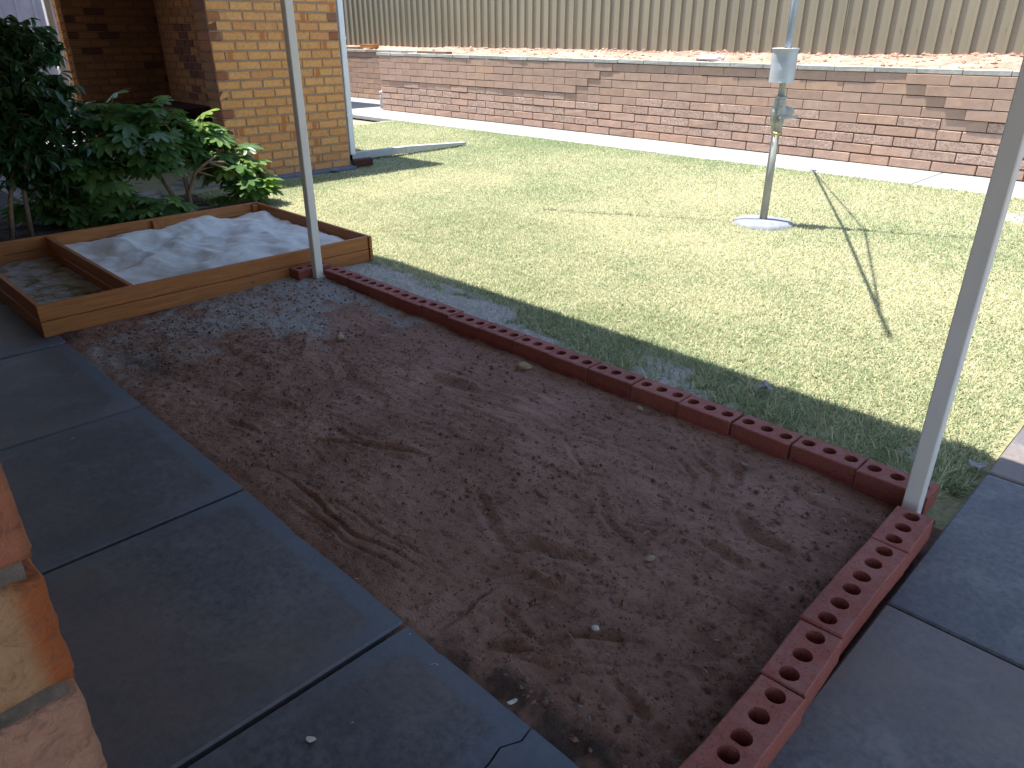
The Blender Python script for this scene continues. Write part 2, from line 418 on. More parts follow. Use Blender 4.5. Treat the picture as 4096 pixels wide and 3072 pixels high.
def cbox(x0, x1, y0, y1, z0, z1, b=0.0):
    if b <= 0:
        v = [(x, y, z) for z in (z0, z1) for y in (y0, y1) for x in (x0, x1)]
        return v, [(0, 2, 3, 1), (4, 5, 7, 6), (0, 1, 5, 4), (2, 6, 7, 3), (0, 4, 6, 2), (1, 3, 7, 5)]
    v = []; idx = {}
    for sx in (0, 1):
        for sy in (0, 1):
            for sz in (0, 1):
                for a in range(3):
                    x = (x0, x1)[sx] if a == 0 else (x0 + b, x1 - b)[sx]
                    y = (y0, y1)[sy] if a == 1 else (y0 + b, y1 - b)[sy]
                    z = (z0, z1)[sz] if a == 2 else (z0 + b, z1 - b)[sz]
                    idx[(sx, sy, sz, a)] = len(v); v.append((x, y, z))
    f = []
    c = Vector(((x0 + x1) / 2, (y0 + y1) / 2, (z0 + z1) / 2))
    def put(q):
        p = [Vector(v[i]) for i in q]
        n = (p[1] - p[0]).cross(p[2] - p[0]); m = sum(p, Vector()) / len(p)
        f.append(tuple(q) if n.dot(m - c) > 0 else tuple(reversed(q)))
    for s in (0, 1):
        put([idx[(s, 0, 0, 0)], idx[(s, 1, 0, 0)], idx[(s, 1, 1, 0)], idx[(s, 0, 1, 0)]])
        put([idx[(0, s, 0, 1)], idx[(1, s, 0, 1)], idx[(1, s, 1, 1)], idx[(0, s, 1, 1)]])
        put([idx[(0, 0, s, 2)], idx[(1, 0, s, 2)], idx[(1, 1, s, 2)], idx[(0, 1, s, 2)]])
    for s in (0, 1):
        for t in (0, 1):
            put([idx[(0, s, t, 1)], idx[(1, s, t, 1)], idx[(1, s, t, 2)], idx[(0, s, t, 2)]])
            put([idx[(s, 0, t, 0)], idx[(s, 1, t, 0)], idx[(s, 1, t, 2)], idx[(s, 0, t, 2)]])
            put([idx[(s, t, 0, 0)], idx[(s, t, 1, 0)], idx[(s, t, 1, 1)], idx[(s, t, 0, 1)]])
            for u in (0, 1):
                put([idx[(s, t, u, 0)], idx[(s, t, u, 1)], idx[(s, t, u, 2)]])
    return v, f
def link(name, me, parent=None, loc=(0, 0, 0), rot=None, **props):
    o = bpy.data.objects.new(name, me); COL.objects.link(o)
    o.location = loc
    if rot is not None: o.rotation_euler = rot
    if parent is not None: o.parent = parent
    for a, b in props.items(): o[a] = b
    return o
def thing(name, label, cat, loc, rz=0, group=None):
    o = bpy.data.objects.new(name, None); COL.objects.link(o); o.location = loc; o.rotation_euler = (0, 0, rz)
    o.empty_display_size = 0.1
    o['label'] = label; o['category'] = cat
    if group: o['group'] = group
    return o
def jit(v, a): return [(x + rnd.uniform(-a, a), y + rnd.uniform(-a, a), z + rnd.uniform(-a, a)) for x, y, z in v]
def grid(name, x0, x1, y0, y1, step, zf, m, attrs=None, smooth=True):
    nx = max(2, int((x1 - x0) / step) + 1); ny = max(2, int((y1 - y0) / step) + 1)
    X, Y = np.meshgrid(np.linspace(x0, x1, nx), np.linspace(y0, y1, ny))
    Z = zf(X, Y)
    co = np.stack([X, Y, Z], -1).reshape(-1, 3)
    i = np.arange(nx * ny).reshape(ny, nx)
    q = np.stack([i[:-1, :-1], i[:-1, 1:], i[1:, 1:], i[1:, :-1]], -1).reshape(-1, 4)
    me = np_mesh(name, co, q, m, smooth)
    for k, fn in (attrs or {}).items():
        a = me.attributes.new(k, 'FLOAT', 'POINT'); a.data.foreach_set('value', fn(X, Y).astype(np.float32).ravel())
    return me
def np_mesh(name, co, q, m, smooth=False):
    me = bpy.data.meshes.new(name); n = q.shape[1]
    me.vertices.add(len(co)); me.vertices.foreach_set('co', co.astype(np.float32).ravel())
    me.loops.add(q.size); me.loops.foreach_set('vertex_index', q.astype(np.int32).ravel())
    me.polygons.add(len(q)); me.polygons.foreach_set('loop_start', np.arange(0, q.size, n, dtype=np.int32))
    me.polygons.foreach_set('loop_total', np.full(len(q), n, dtype=np.int32))
    me.update(calc_edges=True)
    if smooth: me.polygons.foreach_set('use_smooth', np.ones(len(q), dtype=bool))
    me.materials.append(m); return me
def ss(e0, e1, x):
    t = np.clip((x - e0) / (e1 - e0), 0, 1); return t * t * (3 - 2 * t)

# ================================================================== GROUND
link('ground', mesh_from('ground', [(-150, -150, -0.09), (150, -150, -0.09), (150, 150, -0.09), (-150, 150, -0.09)], [(0, 1, 2, 3)], M['ground']), kind='structure')

# --- soil bed between the paving, the brick rows and the sandpit
GROOVES = [
 ([(-1.32,1.25),(-1.25,1.34),(-1.13,1.39),(-1.04,1.40)], .016, .024), ([(-1.25,1.18),(-1.19,1.24),(-1.08,1.26),(-1.00,1.34)], -.010, .010),
 ([(-0.98,1.07),(-0.91,1.16),(-0.79,1.26)], .013, .013), ([(-1.07,0.97),(-0.98,1.04)], .012, .013),
 ([(-0.90,1.93),(-0.77,1.87),(-0.63,1.85)], .018, .020), ([(-0.91,1.72),(-0.82,1.71),(-0.72,1.70)], .014, .018),
 ([(-1.59,1.42),(-1.45,1.36),(-1.31,1.28)], .010, .016), ([(-1.30,1.72),(-1.16,1.62),(-1.03,1.56)], .009, .014),
 ([(-0.74,1.09),(-0.68,1.06),(-0.62,1.06)], .012, .016), ([(-2.14,1.32),(-2.01,1.38),(-1.89,1.43)], .011, .014),
 ([(-2.41,1.81),(-2.38,1.91),(-2.18,1.94)], .014, .03), ([(-1.17,0.92),(-1.20,1.14)], .008, .006),
 ([(-1.00,1.52),(-0.97,1.75)], -.008, .008), ([(-1.12,2.22),(-1.00,2.14),(-0.98,2.04)], .012, .014),
 ([(-1.18,2.16),(-1.06,2.08),(-1.03,2.0)], .009, .010), ([(-1.24,2.10),(-1.11,2.02),(-1.08,1.95)], .007, .009),
 ([(-0.98,1.02),(-0.84,1.07),(-0.77,1.13)], -.010, .010), ([(-3.71,1.20),(-3.47,1.40),(-3.03,1.47)], -.010, .03),
 ([(-2.73,1.05),(-2.51,1.10)], .008, .012), ([(-2.05,0.93),(-1.41,0.97)], .007, .008), ([(-2.00,0.98),(-1.39,1.02)], .006, .007),
 ([(-1.95,1.04),(-1.35,1.08)], .005, .006), ([(-1.24,2.22),(-1.08,2.15)], .008, .012), ([(-2.35,1.17),(-2.11,1.35)], .008, .010),
 ([(-1.14,1.10),(-0.99,1.06)], .007, .008), ([(-2.31,0.97),(-1.70,1.0)], .006, .007), ([(-0.84,2.18),(-0.69,2.17)], .010, .012),
 ([(-0.92,1.32),(-0.80,1.40),(-0.74,1.5)], .010, .018), ([(-0.66,1.3),(-0.60,1.42),(-0.58,1.55)], .010, .02), ([(-1.6,1.9),(-1.45,1.82),(-1.33,1.7)], .006, .01),
 ([(-2.9,1.7),(-2.6,1.62),(-2.35,1.6)], .008, .03), ([(-3.3,1.05),(-2.9,1.12),(-2.6,1.3)], .008, .03), ([(-3.5,1.8),(-3.2,1.72),(-3.0,1.6)], -.012, .04)]
def seg_field(X, Y, pts, depth, w):
    best = np.full(X.shape, 9.0); L = 0
    P = [np.array(p) for p in pts]
    tot = sum(np.linalg.norm(P[i + 1] - P[i]) for i in range(len(P) - 1)); acc = 0; tt = np.zeros(X.shape)
    for i in range(len(P) - 1):
        d = P[i + 1] - P[i]; l = np.linalg.norm(d)
        t = np.clip(((X - P[i][0]) * d[0] + (Y - P[i][1]) * d[1]) / (l * l), 0, 1)
        dist = np.hypot(X - P[i][0] - t * d[0], Y - P[i][1] - t * d[1])
        msk = dist < best; best = np.where(msk, dist, best); tt = np.where(msk, (acc + t * l) / tot, tt); acc += l
    taper = np.clip(np.sin(np.pi * np.clip(tt * 0.9 + 0.05, 0, 1)), 0, 1) ** 0.6
    w = w * (0.7 + 0.5 * taper)
    g = np.exp(-(best / w) ** 2); rim = np.exp(-((best - 1.7 * w) / (0.6 * w)) ** 2)
    return (-depth * g + 0.38 * depth * rim) * taper
def bed_z(X, Y):
    wx = X + fbm(X, Y, 6, 3, 91) * 0.06; wy = Y + fbm(X, Y, 6, 3, 92) * 0.06
    z = 0.004 + 0.030 * fbm(X, Y, 1.6, 3, 1) + 0.016 * fbm(X, Y, 7, 4, 5)
    rough = ss(-2.0, -3.2, X) * 0.6 + ss(1.15, 0.9, Y) * ss(-1.3, -0.9, X) * 1.2 + ss(0.78, 0.62, -X) * 0.7 + 0.35
    z = z + 0.022 * fbm(X, Y, 22, 4, 9, 0.62) * rough + .004 * fbm(X, Y, 60, 2, 10)
    streak = fbm(wx * 0.18, (wy - 0.06 * wx) * 2.2, 14, 4, 21, 0.6)
    z = z + 0.019 * streak * ss(-2.9, -2.2, X) * (0.25 + 1.4 * np.clip(fbm(X, Y, 1.3, 2, 33) + 0.35, 0, 1))
    for pts, d, w in GROOVES: z = z + 1.25 * seg_field(wx, wy, pts, d, w)
    z = z + 0.030 * np.exp(-(((X + 4.0) / 0.35) ** 2 + ((Y - 2.2) / 0.18) ** 2))        # mound of sand at the post
    z = z + 0.012 * ss(2.2, 2.34, Y) * ss(-0.6, -0.9, X)
    z = z - 0.030 * ss(0.60, 0.46, -X)                                                 # sinks along the short row
    # edge along the paving: soil spills thinly over it here and there
    a = -0.0015 + 0.020 * fbm(X, X * 0, 1.7, 3, 50) + 0.010 * fbm(X, Y, 13, 3, 44)
    lim = a + (Y - 0.875) * 0.30 + 0.004 * fbm(X, Y, 40, 3, 45)
    z = np.minimum(z, lim)
    z = np.where(Y < 0.872, np.minimum(z, 0.010), z)
    z = np.where(X > -0.435, np.minimum(z, -0.045), z)
    return z
def bed_sand(X, Y):
    a = 0.42 * ss(-2.7, -3.9, X) * ss(1.2, 2.0, Y) + 0.30 * ss(-3.0, -3.9, X)
    a = a + 0.9 * (np.clip(fbm(X, Y, 3.2, 3, 101), -.3, .3)) * ss(-2.0, -3.0, X)
    a = a + 0.40 * np.exp(-(((X + 3.1) / .35) ** 2 + ((Y - 1.75) / .2) ** 2)) + 0.3 * np.exp(-(((X + 2.6) / .2) ** 2 + ((Y - 1.45) / .2) ** 2)) + 0.12
    a = a + 0.22 * ss(2.1, 2.33, Y) + 0.28 * np.clip(fbm(X, Y, 1.1, 2, 71), -.2, 1)
    return a
def bed_mud(X, Y):
    return np.clip(0.8 * np.exp(-(((X + 3.55) / .35) ** 2 + ((Y - 1.05) / .1) ** 2)) * (0.6 + fbm(X, Y, 20, 3, 3)) + 0.35 * np.exp(-(((X + .62) / .08) ** 2)) * ss(-.1, .25, fbm(X, Y, 9, 4, 12) + .12)
                   + 0.85 * ss(0.98, 0.90, Y) * ss(-1.25, -1.0, X) * ss(-.1, .2, fbm(X, Y, 14, 4, 13) + .1) + 0.5 * ss(-.58, -.50, X) + 0.6 * ss(-4.0, -4.1, X) * ss(1.0, .9, Y), 0, 0.9)
bed = link('soil_bed', grid('soil_bed', -4.6, -0.385, 0.80, 2.41, 0.0075, bed_z, M['soil'], {'sand': bed_sand, 'mud': bed_mud}), kind='structure')

# --- slabs -------------------------------------------------------------
def slab_mesh(name, x0, x1, y0, y1, m, z1=0.0, t=0.06, b=0.006, poly=None, border=True):
    cx, cy = (x0 + x1) / 2, (y0 + y1) / 2
    st = 0.045
    nx = max(2, round((x1 - x0) / st)); ny = max(2, round((y1 - y0) / st))
    xs = sorted(set([x0 + b] + [x0 + (x1 - x0) * i / nx for i in range(1, nx)] + [x1 - b]))
    ys = sorted(set([y0 + b] + [y0 + (y1 - y0) * i / ny for i in range(1, ny)] + [y1 - b]))
    v = []; f = []; at = []
    for y in ys:
        for x in xs:
            v.append((x - cx, y - cy, z1)); at.append(min(x - x0, x1 - x, y - y0, y1 - y) if border else 1.0)
    W = len(xs)
    for j in range(len(ys) - 1):
        for i in range(W - 1):
            f.append((j * W + i, j * W + i + 1, (j + 1) * W + i + 1, (j + 1) * W + i))
    ring = [i for i in range(W)] + [j * W + W - 1 for j in range(1, len(ys))] + [(len(ys) - 1) * W + i for i in range(W - 2, -1, -1)] + [j * W for j in range(len(ys) - 2, 0, -1)]
    def out(p, zz):
        x = p[0]; y = p[1]
        if abs(x + cx - (x0 + b)) < 1e-6: x = x0 - cx
        if abs(x + cx - (x1 - b)) < 1e-6: x = x1 - cx
        if abs(y + cy - (y0 + b)) < 1e-6: y = y0 - cy
        if abs(y + cy - (y1 - b)) < 1e-6: y = y1 - cy
        return (x, y, zz)
    n = len(ring); o1 = len(v)
    for i in ring: v.append(out(v[i], z1 - b)); at.append(0.0 if border else 1.0)
    o2 = len(v)
    for i in range(n): v.append((v[o1 + i][0], v[o1 + i][1], z1 - t)); at.append(0.0 if border else 1.0)
    for i in range(n):
        j = (i + 1) % n
        f.append((ring[j], ring[i], o1 + i, o1 + j)); f.append((o1 + j, o1 + i, o2 + i, o2 + j))
    if poly: v = poly(v, cx, cy)
    me = mesh_from(name, v, f, m)
    a = me.attributes.new('edge', 'FLOAT', 'POINT'); a.data.foreach_set('value', at)
    return me, (cx, cy)
def add_slab(parent, x0, x1, y0, y1, m, dz=0.0, tilt=0.0, poly=None, border=True):
    me, (cx, cy) = slab_mesh('slab', x0, x1, y0, y1, M[m], poly=poly, border=border)
    pl = parent.location
    return link('slab', me, parent, (cx - pl[0], cy - pl[1], dz), (rnd.uniform(-tilt, tilt), rnd.uniform(-tilt, tilt), 0))
pv = link('verandah_paving', mesh_from('verandah_paving', [(-9.5, -1.5, -.035), (-.40, -1.5, -.035), (-.40, .872, -.035), (-9.5, .872, -.035)], [(0, 1, 2, 3)], M['joint']), kind='structure')
# joints at x = -1.264, -2.172, -3.063, -4.06 ... and a jagged crack at x = -0.8
def crack_x(y): return -0.800 + 0.006 * math.sin(y * 31) + 0.006 * math.sin(y * 77 + 1) + 0.004 * math.sin(y * 160) + 0.06 * (y - .86) * 0.0
def crack_poly(side):
    def fn(v, cx, cy):
        out = []
        for x, y, z in v:
            X = x + cx; Y = y + cy
            if (side < 0 and X > -0.83) or (side > 0 and X < -0.77):
                X = crack_x(Y) + (side * 0.003) + (0.0 if z > -0.001 else 0.0)
            out.append((X - cx, Y - cy, z))
        return out
    return fn
xj = [-0.405, -0.80, -1.266, -2.174, -3.066, -4.060, -4.965, -5.87, -6.775, -7.68, -8.585, -9.49]
for i in range(len(xj) - 1):
    a, b = xj[i + 1], xj[i]
    gap = 0.007
    if i == 0:
        add_slab(pv, -0.80, -0.41, 0.055, 0.868, 'slab_blue', 0, 0.0, crack_poly(1))
    elif i == 1:
        add_slab(pv, a + gap, -0.80, 0.055, 0.868, 'slab_blue', -0.002, 0.0, crack_poly(-1))
    else:
        add_slab(pv, a + gap, b - gap, 0.055, 0.868, 'slab_blue', rnd.uniform(-.003, .002), 0.001)
for i in range(2, len(xj) - 1):
    pass
rp = link('side_path', mesh_from('side_path', [(-.392, -3, -.035), (1.6, -3, -.035), (1.6, 8.3, -.035), (-.392, 8.3, -.035)], [(0, 1, 2, 3)], M['joint']), kind='structure')
ys_ = [-2.75, -1.85, -0.95, -0.04, 0.905, 1.852, 2.793, 3.73, 4.67, 5.61, 6.55, 7.49, 8.30]
for i in range(len(ys_) - 1):
    for (x0, x1) in ((-0.390, 0.56), (0.568, 1.52)):
        add_slab(rp, x0, x1, ys_[i] + .004, ys_[i + 1] - .004, 'slab_grey', rnd.uniform(-.002, .002), 0.0008, border=False)
fp = link('far_path', mesh_from('far_path', [(-22, 8.46, -.035), (3, 8.46, -.035), (3, 9.44, -.035), (-22, 9.44, -.035)], [(0, 1, 2, 3)], M['joint_pale']), kind='structure')
xx = -0.47
while xx > -20:
    add_slab(fp, xx - 1.060, xx, 8.455, 9.435, 'slab_pale', rnd.uniform(-.002, .002), 0.0006, border=False); xx -= 1.068
xx = -0.46
while xx < 2.5:
    add_slab(fp, xx, xx + 1.06, 8.455, 9.435, 'slab_pale', 0, 0.0006, border=False); xx += 1.068
fc = link('rear_path', mesh_from('rear_path', [(-22, 9.46, -.035), (-13.12, 9.46, -.035), (-13.12, 10.86, -.035), (-22, 10.86, -.035)], [(0, 1, 2, 3)], M['joint_pale']), kind='structure')
xx = -13.14
while xx > -20:
    for (y0, y1) in ((9.447, 10.15), (10.157, 10.85)):
        add_slab(fc, xx - 1.06, xx, y0, y1, 'slab_pale', 0, 0.0006, border=False)
    xx -= 1.068
ap = link('shed_paving', mesh_from('shed_paving', [(-16, 0.9, -.05), (-7.42, 0.9, -.05), (-7.42, 4.6, -.05), (-16, 4.6, -.05)], [(0, 1, 2, 3)], M['joint']), kind='structure')
xx = -7.42
while xx > -15.5:
    for (y0, y1) in ((1.75, 2.68), (2.688, 3.6), (3.608, 4.52)):
        add_slab(ap, xx - 0.905, xx, y0, y1, 'slab_grey' if xx > -9.5 else 'slab_pale', rnd.uniform(-.002, .002) - 0.012, 0.0008, border=False)
    xx -= 0.912
# garden bed
def gz(X, Y): return -0.01 + 0.05 * fbm(X, Y, 3, 4, 8) + 0.03 * fbm(X, Y, 18, 3, 9)
link('garden_bed', grid('garden_bed', -7.45, -5.70, 0.872, 2.95, 0.03, gz, M['bed_soil']), kind='structure')

# --- lawn ----------------------------------------------------------------
def bare(X, Y):
    b = 1.1 * np.exp(-(((X + 3.85) / .55) ** 2 + ((Y - 2.62) / .22) ** 4)) + (1.0 + 1.6 * fbm(X, Y, 7, 3, 23)) * np.exp(-(((X + 2.95) / .60) ** 2 + ((Y - 2.57) / .14) ** 2))
    b = b + 0.6 * np.exp(-(((X + 2.35) / .30) ** 2 + ((Y - 2.56) / .09) ** 2)) + 0.55 * np.exp(-(((X + 1.25) / .22) ** 2 + ((Y - 2.80) / .07) ** 2))
    b = b + (0.95 * ss(2.66, 2.46, Y) * (0.62 + 1.6 * fbm(X, Y, 5, 3, 6)) + ss(3.0, 2.75, Y) * np.clip(.9 * ss(-.02, .25, fbm(X, Y, 3.5, 4, 19)) + 1.3 * fbm(X, Y, 16, 3, 20), 0, .8)) * ss(-.45, -.62, X) + 0.8 * np.exp(-(((X + 1.45) / .32) ** 2 + ((Y - 7.5) / .28) ** 2))
    b = b + 0.45 * np.exp(-(((X + .75) / .4) ** 2 + ((Y - 2.5) / .07) ** 2))
    b = b + 0.35 * np.clip(fbm(X, Y, 2.2, 3, 77) - 0.08, 0, 1) * 3
    return b
def lawn_z(X, Y):
    z = -0.012 + 0.018 * fbm(X, Y, 0.9, 3, 2) + 0.012 * fbm(X, Y, 8, 3, 3)
    return z + 0.016 * np.clip(bare(X, Y), 0, 1) * ss(3.2, 2.9, Y) - 0.03 * ss(-0.52, -0.44, X) * ss(3.0, 2.6, Y)
link('lawn_soil', grid('lawn_soil', -11.5, -0.395, 2.385, 8.455, 0.03, lawn_z, M['lawn_soil'], {'sand': bare}), kind='structure')

def blades(regs):
    PX = []; PY = []; ln = []
    for (x0, x1, y0, y1, dens, L) in regs:
        n = int((x1 - x0) * (y1 - y0) * dens)
        PX.append(nr.uniform(x0, x1, n)); PY.append(nr.uniform(y0, y1, n)); ln.append(np.full(n, L))
    x = np.concatenate(PX); y = np.concatenate(PY); L = np.concatenate(ln)
    b = bare(x, y)
    # not on the building, paving, under the sandpit or the disc
    keep = (nr.uniform(0, 1, len(x)) > np.clip(b * 1.25 - 0.15, 0, 0.975))
    keep &= ~((x < -7.40) & (y < 4.99)) & ~((x < -4.17) & (y < 2.86) ) & ~((x > -7.5) & (x < -5.7) & (y < 2.86))
    keep &= np.hypot(x + 2.85, y - 5.78) > 0.235 + 0.012 * np.sin(9 * np.arctan2(y - 5.78, x + 2.85))
    keep &= ~((x > -0.47) & (y < 2.62))
    x, y, L = x[keep], y[keep], L[keep]; n = len(x)
    patch = fbm(x, y, 0.8, 3, 14); mid = fbm(x, y, 4.5, 3, 15)
    green = np.clip(0.37 + 0.9 * patch + 0.5 * mid + 0.12 * ss(3.4, 2.6, y) + 0.30 * ss(7.6, 8.4, y) + 0.25 * ss(-6.2, -7.0, x), 0, 1)
    L = L * nr.uniform(0.5, 1.3, n) * (1 + 0.5 * ss(3.0, 2.5, y)) * (1 + 0.5 * ss(-.62, -.45, x) * ss(3.2, 2.9, y))
    az = nr.uniform(0, 2 * np.pi, n); lean = nr.uniform(0.35, 1.45, n)
    dx, dy = np.cos(az), np.sin(az)
    w = nr.uniform(0.0009, 0.0020, n) * (0.8 + 0.20 * y)
    z = lawn_z(x, y) - 0.002
    # base two verts, mid two verts, tip
    sx, sy = -dy * w, dx * w
    m1 = np.sin(lean) * L * 0.5; h1 = np.cos(lean * 0.7) * L * 0.5
    m2 = m1 + np.sin(np.minimum(lean * 1.5, 1.9)) * L * 0.5; h2 = h1 + np.cos(np.minimum(lean * 1.4, 1.9)) * L * 0.5
    twist = nr.uniform(-0.6, 0.6, n)
    V = np.empty((n, 5, 3), np.float32)
    V[:, 0] = np.stack([x - sx, y - sy, z], -1); V[:, 1] = np.stack([x + sx, y + sy, z], -1)
    V[:, 2] = np.stack([x + dx * m1 + sx * .8, y + dy * m1 + sy * .8, z + h1], -1)
    V[:, 3] = np.stack([x + dx * m1 - sx * .8, y + dy * m1 - sy * .8, z + h1 * (1 + .1 * twist)], -1)
    V[:, 4] = np.stack([x + dx * m2, y + dy * m2, z + h2], -1)
    base = np.arange(n)[:, None] * 5
    tri = np.concatenate([base + np.array([[0, 1, 2]]), base + np.array([[0, 2, 3]]), base + np.array([[3, 2, 4]])], 0)
    me = np_mesh('lawn_grass', V.reshape(-1, 3), tri, M['grass'])
    t = nr.uniform(0, 1, n)
    isg = (nr.uniform(0, 1, n) < green)
    g1 = np.array([0.175, 0.24, 0.11]); g2 = np.array([0.34, 0.41, 0.22]); s1 = np.array([0.43, 0.42, 0.225]); s2 = np.array([0.66, 0.63, 0.43])
    c = np.where(isg[:, None], g1 + (g2 - g1) * t[:, None], s1 + (s2 - s1) * t[:, None])
    c4 = np.ones((n, 5, 4), np.float32); c4[:, :, :3] = c[:, None, :]
    c4[:, 4, :3] = c4[:, 4, :3] * 0.7 + 0.3 * np.array([0.5, 0.45, 0.25])
    at = me.color_attributes.new('tint', 'FLOAT_COLOR', 'POINT'); at.data.foreach_set('color', c4.ravel())
    return me
regs = [(-4.2, -0.46, 2.47, 2.95, 5000, 0.055), (-4.3, -0.42, 2.46, 3.4, 26000, 0.030), (-5.0, -0.41, 3.4, 4.6, 17000, 0.028), (-7.4, -4.3, 2.86, 4.6, 13000, 0.026), (-7.6, -0.41, 4.6, 6.2, 9500, 0.028), (-9.3, -0.41, 6.2, 8.46, 6500, 0.030), (-11.3, -7.6, 5.0, 6.2, 6000, 0.03), (-11.3, -9.3, 6.2, 7.0, 5000, 0.03), (-11.3, -9.3, 7.0, 8.46, 3500, 0.03)]
link('lawn_grass', blades(regs), kind='stuff', label='short dry green and straw coloured lawn grass', category='grass')

# ================================================================== WALLS
def brick_meshes(name, L, W, H, m, n=4, b=0.003, j=0.0015):
    out = []
    for i in range(n):
        v, f = cbox(-L / 2, L / 2, -W / 2, W / 2, -H / 2, H / 2, b)
        out.append(mesh_from(name, jit(v, j), f, m))
    return out
TAN = {k: (brick_meshes('brick', 0.2350, 0.10, 0.0820, M[m]), brick_meshes('half_brick', 0.1135, 0.10, 0.0820, M[m])) for k, m in
       (('tan', 'brick_tan'), ('red', 'brick_red'), ('alc', 'brick_alcove'), ('dark', 'brick_dark'))}
PC = 0.0895; PB = 0.2425
def lay(parent, axis, at, face, a0, n_units, courses, normal, kindf, z0=0.0, start=0, prob=0.0012):
    """running bond of bricks on a face. axis 'x' or 'y' = direction of the courses, at = plane coordinate of the face"""
    pl = parent.location
    for c in range(start, courses):
        z = z0 + PC * (c + 0.5)
        a = a0; units = n_units * 2; u = 0
        off = c % 2
        while u < units:
            half = (u == 0 and off) or (u == units - 1)
            L = 1 if half else 2
            ctr = a0 + (u + L / 2) * PB / 2
            k = kindf(c, u, L, ctr)
            me = rnd.choice(TAN[k][1 if half else 0])
            d = at - normal * 0.05 + normal * rnd.uniform(-prob, prob)
            loc = (ctr, d, z) if axis == 'x' else (d, ctr, z)
            rot = (0, 0, 0 if axis == 'x' else math.pi / 2)
            if rnd.random() < .5: rot = (0, 0, rot[2] + math.pi)
            link('brick', me, parent, (loc[0] - pl[0], loc[1] - pl[1], loc[2] - pl[2]), (rot[0] + rnd.uniform(-.003, .003), rnd.uniform(-.004, .004), rot[2] + rnd.uniform(-.004, .004)))
            u += L
# --- pier of the tan brick outbuilding
bl = thing('brick_wall', 'tan and orange brick wall of the outbuilding facing the lawn', 'wall', (-7.70, 4.24, 0))
mb = MB(); mb.box(-7.86, -7.647, 3.518, 4.972, 0, 2.15)
link('mortar', mb.mesh('mortar', M['mortar']), bl, (7.70, -4.24, 0))
REDS = {(20,0),(18,0),(13,0),(11,0),(8,0),(4,10),(6,11)}
def kf(c, u, L, ctr):
    if L == 1 and u == 0: return 'red' if rnd.random() < .75 else 'tan'
    if L == 1: return 'red' if rnd.random() < .35 else 'tan'
    return 'red' if rnd.random() < .015 else 'tan'
lay(bl, 'y', -7.64, 0, 3.513, 6, 24, 1, kf)
# the short return that faces the verandah
mbk = MB()
def kr(c, u, L, ctr): return 'red' if rnd.random() < .3 else 'alc'
for c in range(24):
    L = 0.2225 if c % 2 == 0 else 0.2225
    me = rnd.choice(TAN[kr(c, 0, 0, 0)][0])
    link('brick', me, bl, (-7.7585 + 7.70, 3.552 - 4.24, PC * (c + .5)), (0, 0, rnd.uniform(-.004, .004)))
mbp = MB(); mbp.box(-7.639, -7.50, 3.50, 4.96, -0.05, 0.022, 0.006)
link('footing', mbp.mesh('footing', M['plinth']), bl, (7.70, -4.24, 0))
# --- recess walls of the outbuilding
aw = thing('recess_wall', 'dark shaded brick recess wall behind the leafy shrub', 'wall', (-10.9, 4.3, 0))
mb = MB(); mb.box(-11.12, -10.957, 3.232, 4.32, 0, 2.15); mb.box(-11.12, -7.87, 4.357, 4.56, 0, 2.15)
link('mortar', mb.mesh('mortar', M['mortar_wall']), aw, (10.9, -4.3, 0))
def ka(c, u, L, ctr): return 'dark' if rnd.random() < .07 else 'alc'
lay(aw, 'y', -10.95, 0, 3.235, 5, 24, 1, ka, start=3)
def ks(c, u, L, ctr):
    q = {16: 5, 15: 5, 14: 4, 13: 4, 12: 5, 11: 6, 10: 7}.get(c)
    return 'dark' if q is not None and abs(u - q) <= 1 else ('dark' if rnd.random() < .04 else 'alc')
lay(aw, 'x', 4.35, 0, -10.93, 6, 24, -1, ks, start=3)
# sunlit end of the recess wall
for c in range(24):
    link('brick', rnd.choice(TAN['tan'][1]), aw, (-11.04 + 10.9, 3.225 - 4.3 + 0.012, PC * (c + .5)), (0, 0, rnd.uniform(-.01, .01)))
# low brick hearth in the corner of the recess
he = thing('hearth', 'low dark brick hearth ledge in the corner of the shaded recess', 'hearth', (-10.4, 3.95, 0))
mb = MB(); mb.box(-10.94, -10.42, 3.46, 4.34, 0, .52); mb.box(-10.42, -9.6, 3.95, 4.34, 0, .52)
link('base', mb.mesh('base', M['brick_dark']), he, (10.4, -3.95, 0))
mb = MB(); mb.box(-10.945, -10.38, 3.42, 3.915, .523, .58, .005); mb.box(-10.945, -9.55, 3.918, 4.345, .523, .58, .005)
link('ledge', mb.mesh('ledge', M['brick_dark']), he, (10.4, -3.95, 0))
rn = thing('outbuilding_roof', 'flat steel roof over the brick outbuilding, above the frame', 'roof', (-9.4, 4.4, 2.15))
mb = MB(); mb.box(-11.2, -7.645, 2.50, 5.58, 2.152, 2.24, .01)
link('roof_sheet', mb.mesh('roof_sheet', M['roof']), rn, (9.4, -4.4, -2.15))
mb = MB(); mb.box(-11.19, -11.14, 5.53, 5.57, 0, 2.151); 
link('post', mb.mesh('post', M['cream_paint']), rn, (9.4, -4.4, -2.15))
sr = thing('garage_roof', 'flat roof of a garage beyond the outbuilding, above the frame', 'roof', (-17, 8, 2.5))
mb = MB(); mb.box(-20, -14.53, 6.2, 9.80, 2.5, 2.6, .01); link('roof_sheet', mb.mesh('roof_sheet', M['roof']), sr, (17, -8, -2.5))
mb = MB(); mb.box(-20, -16.2, 6.5, 8.3, 0, 2.5); link('wall', mb.mesh('wall', M['brick_alcove']), sr, (17, -8, -2.5))

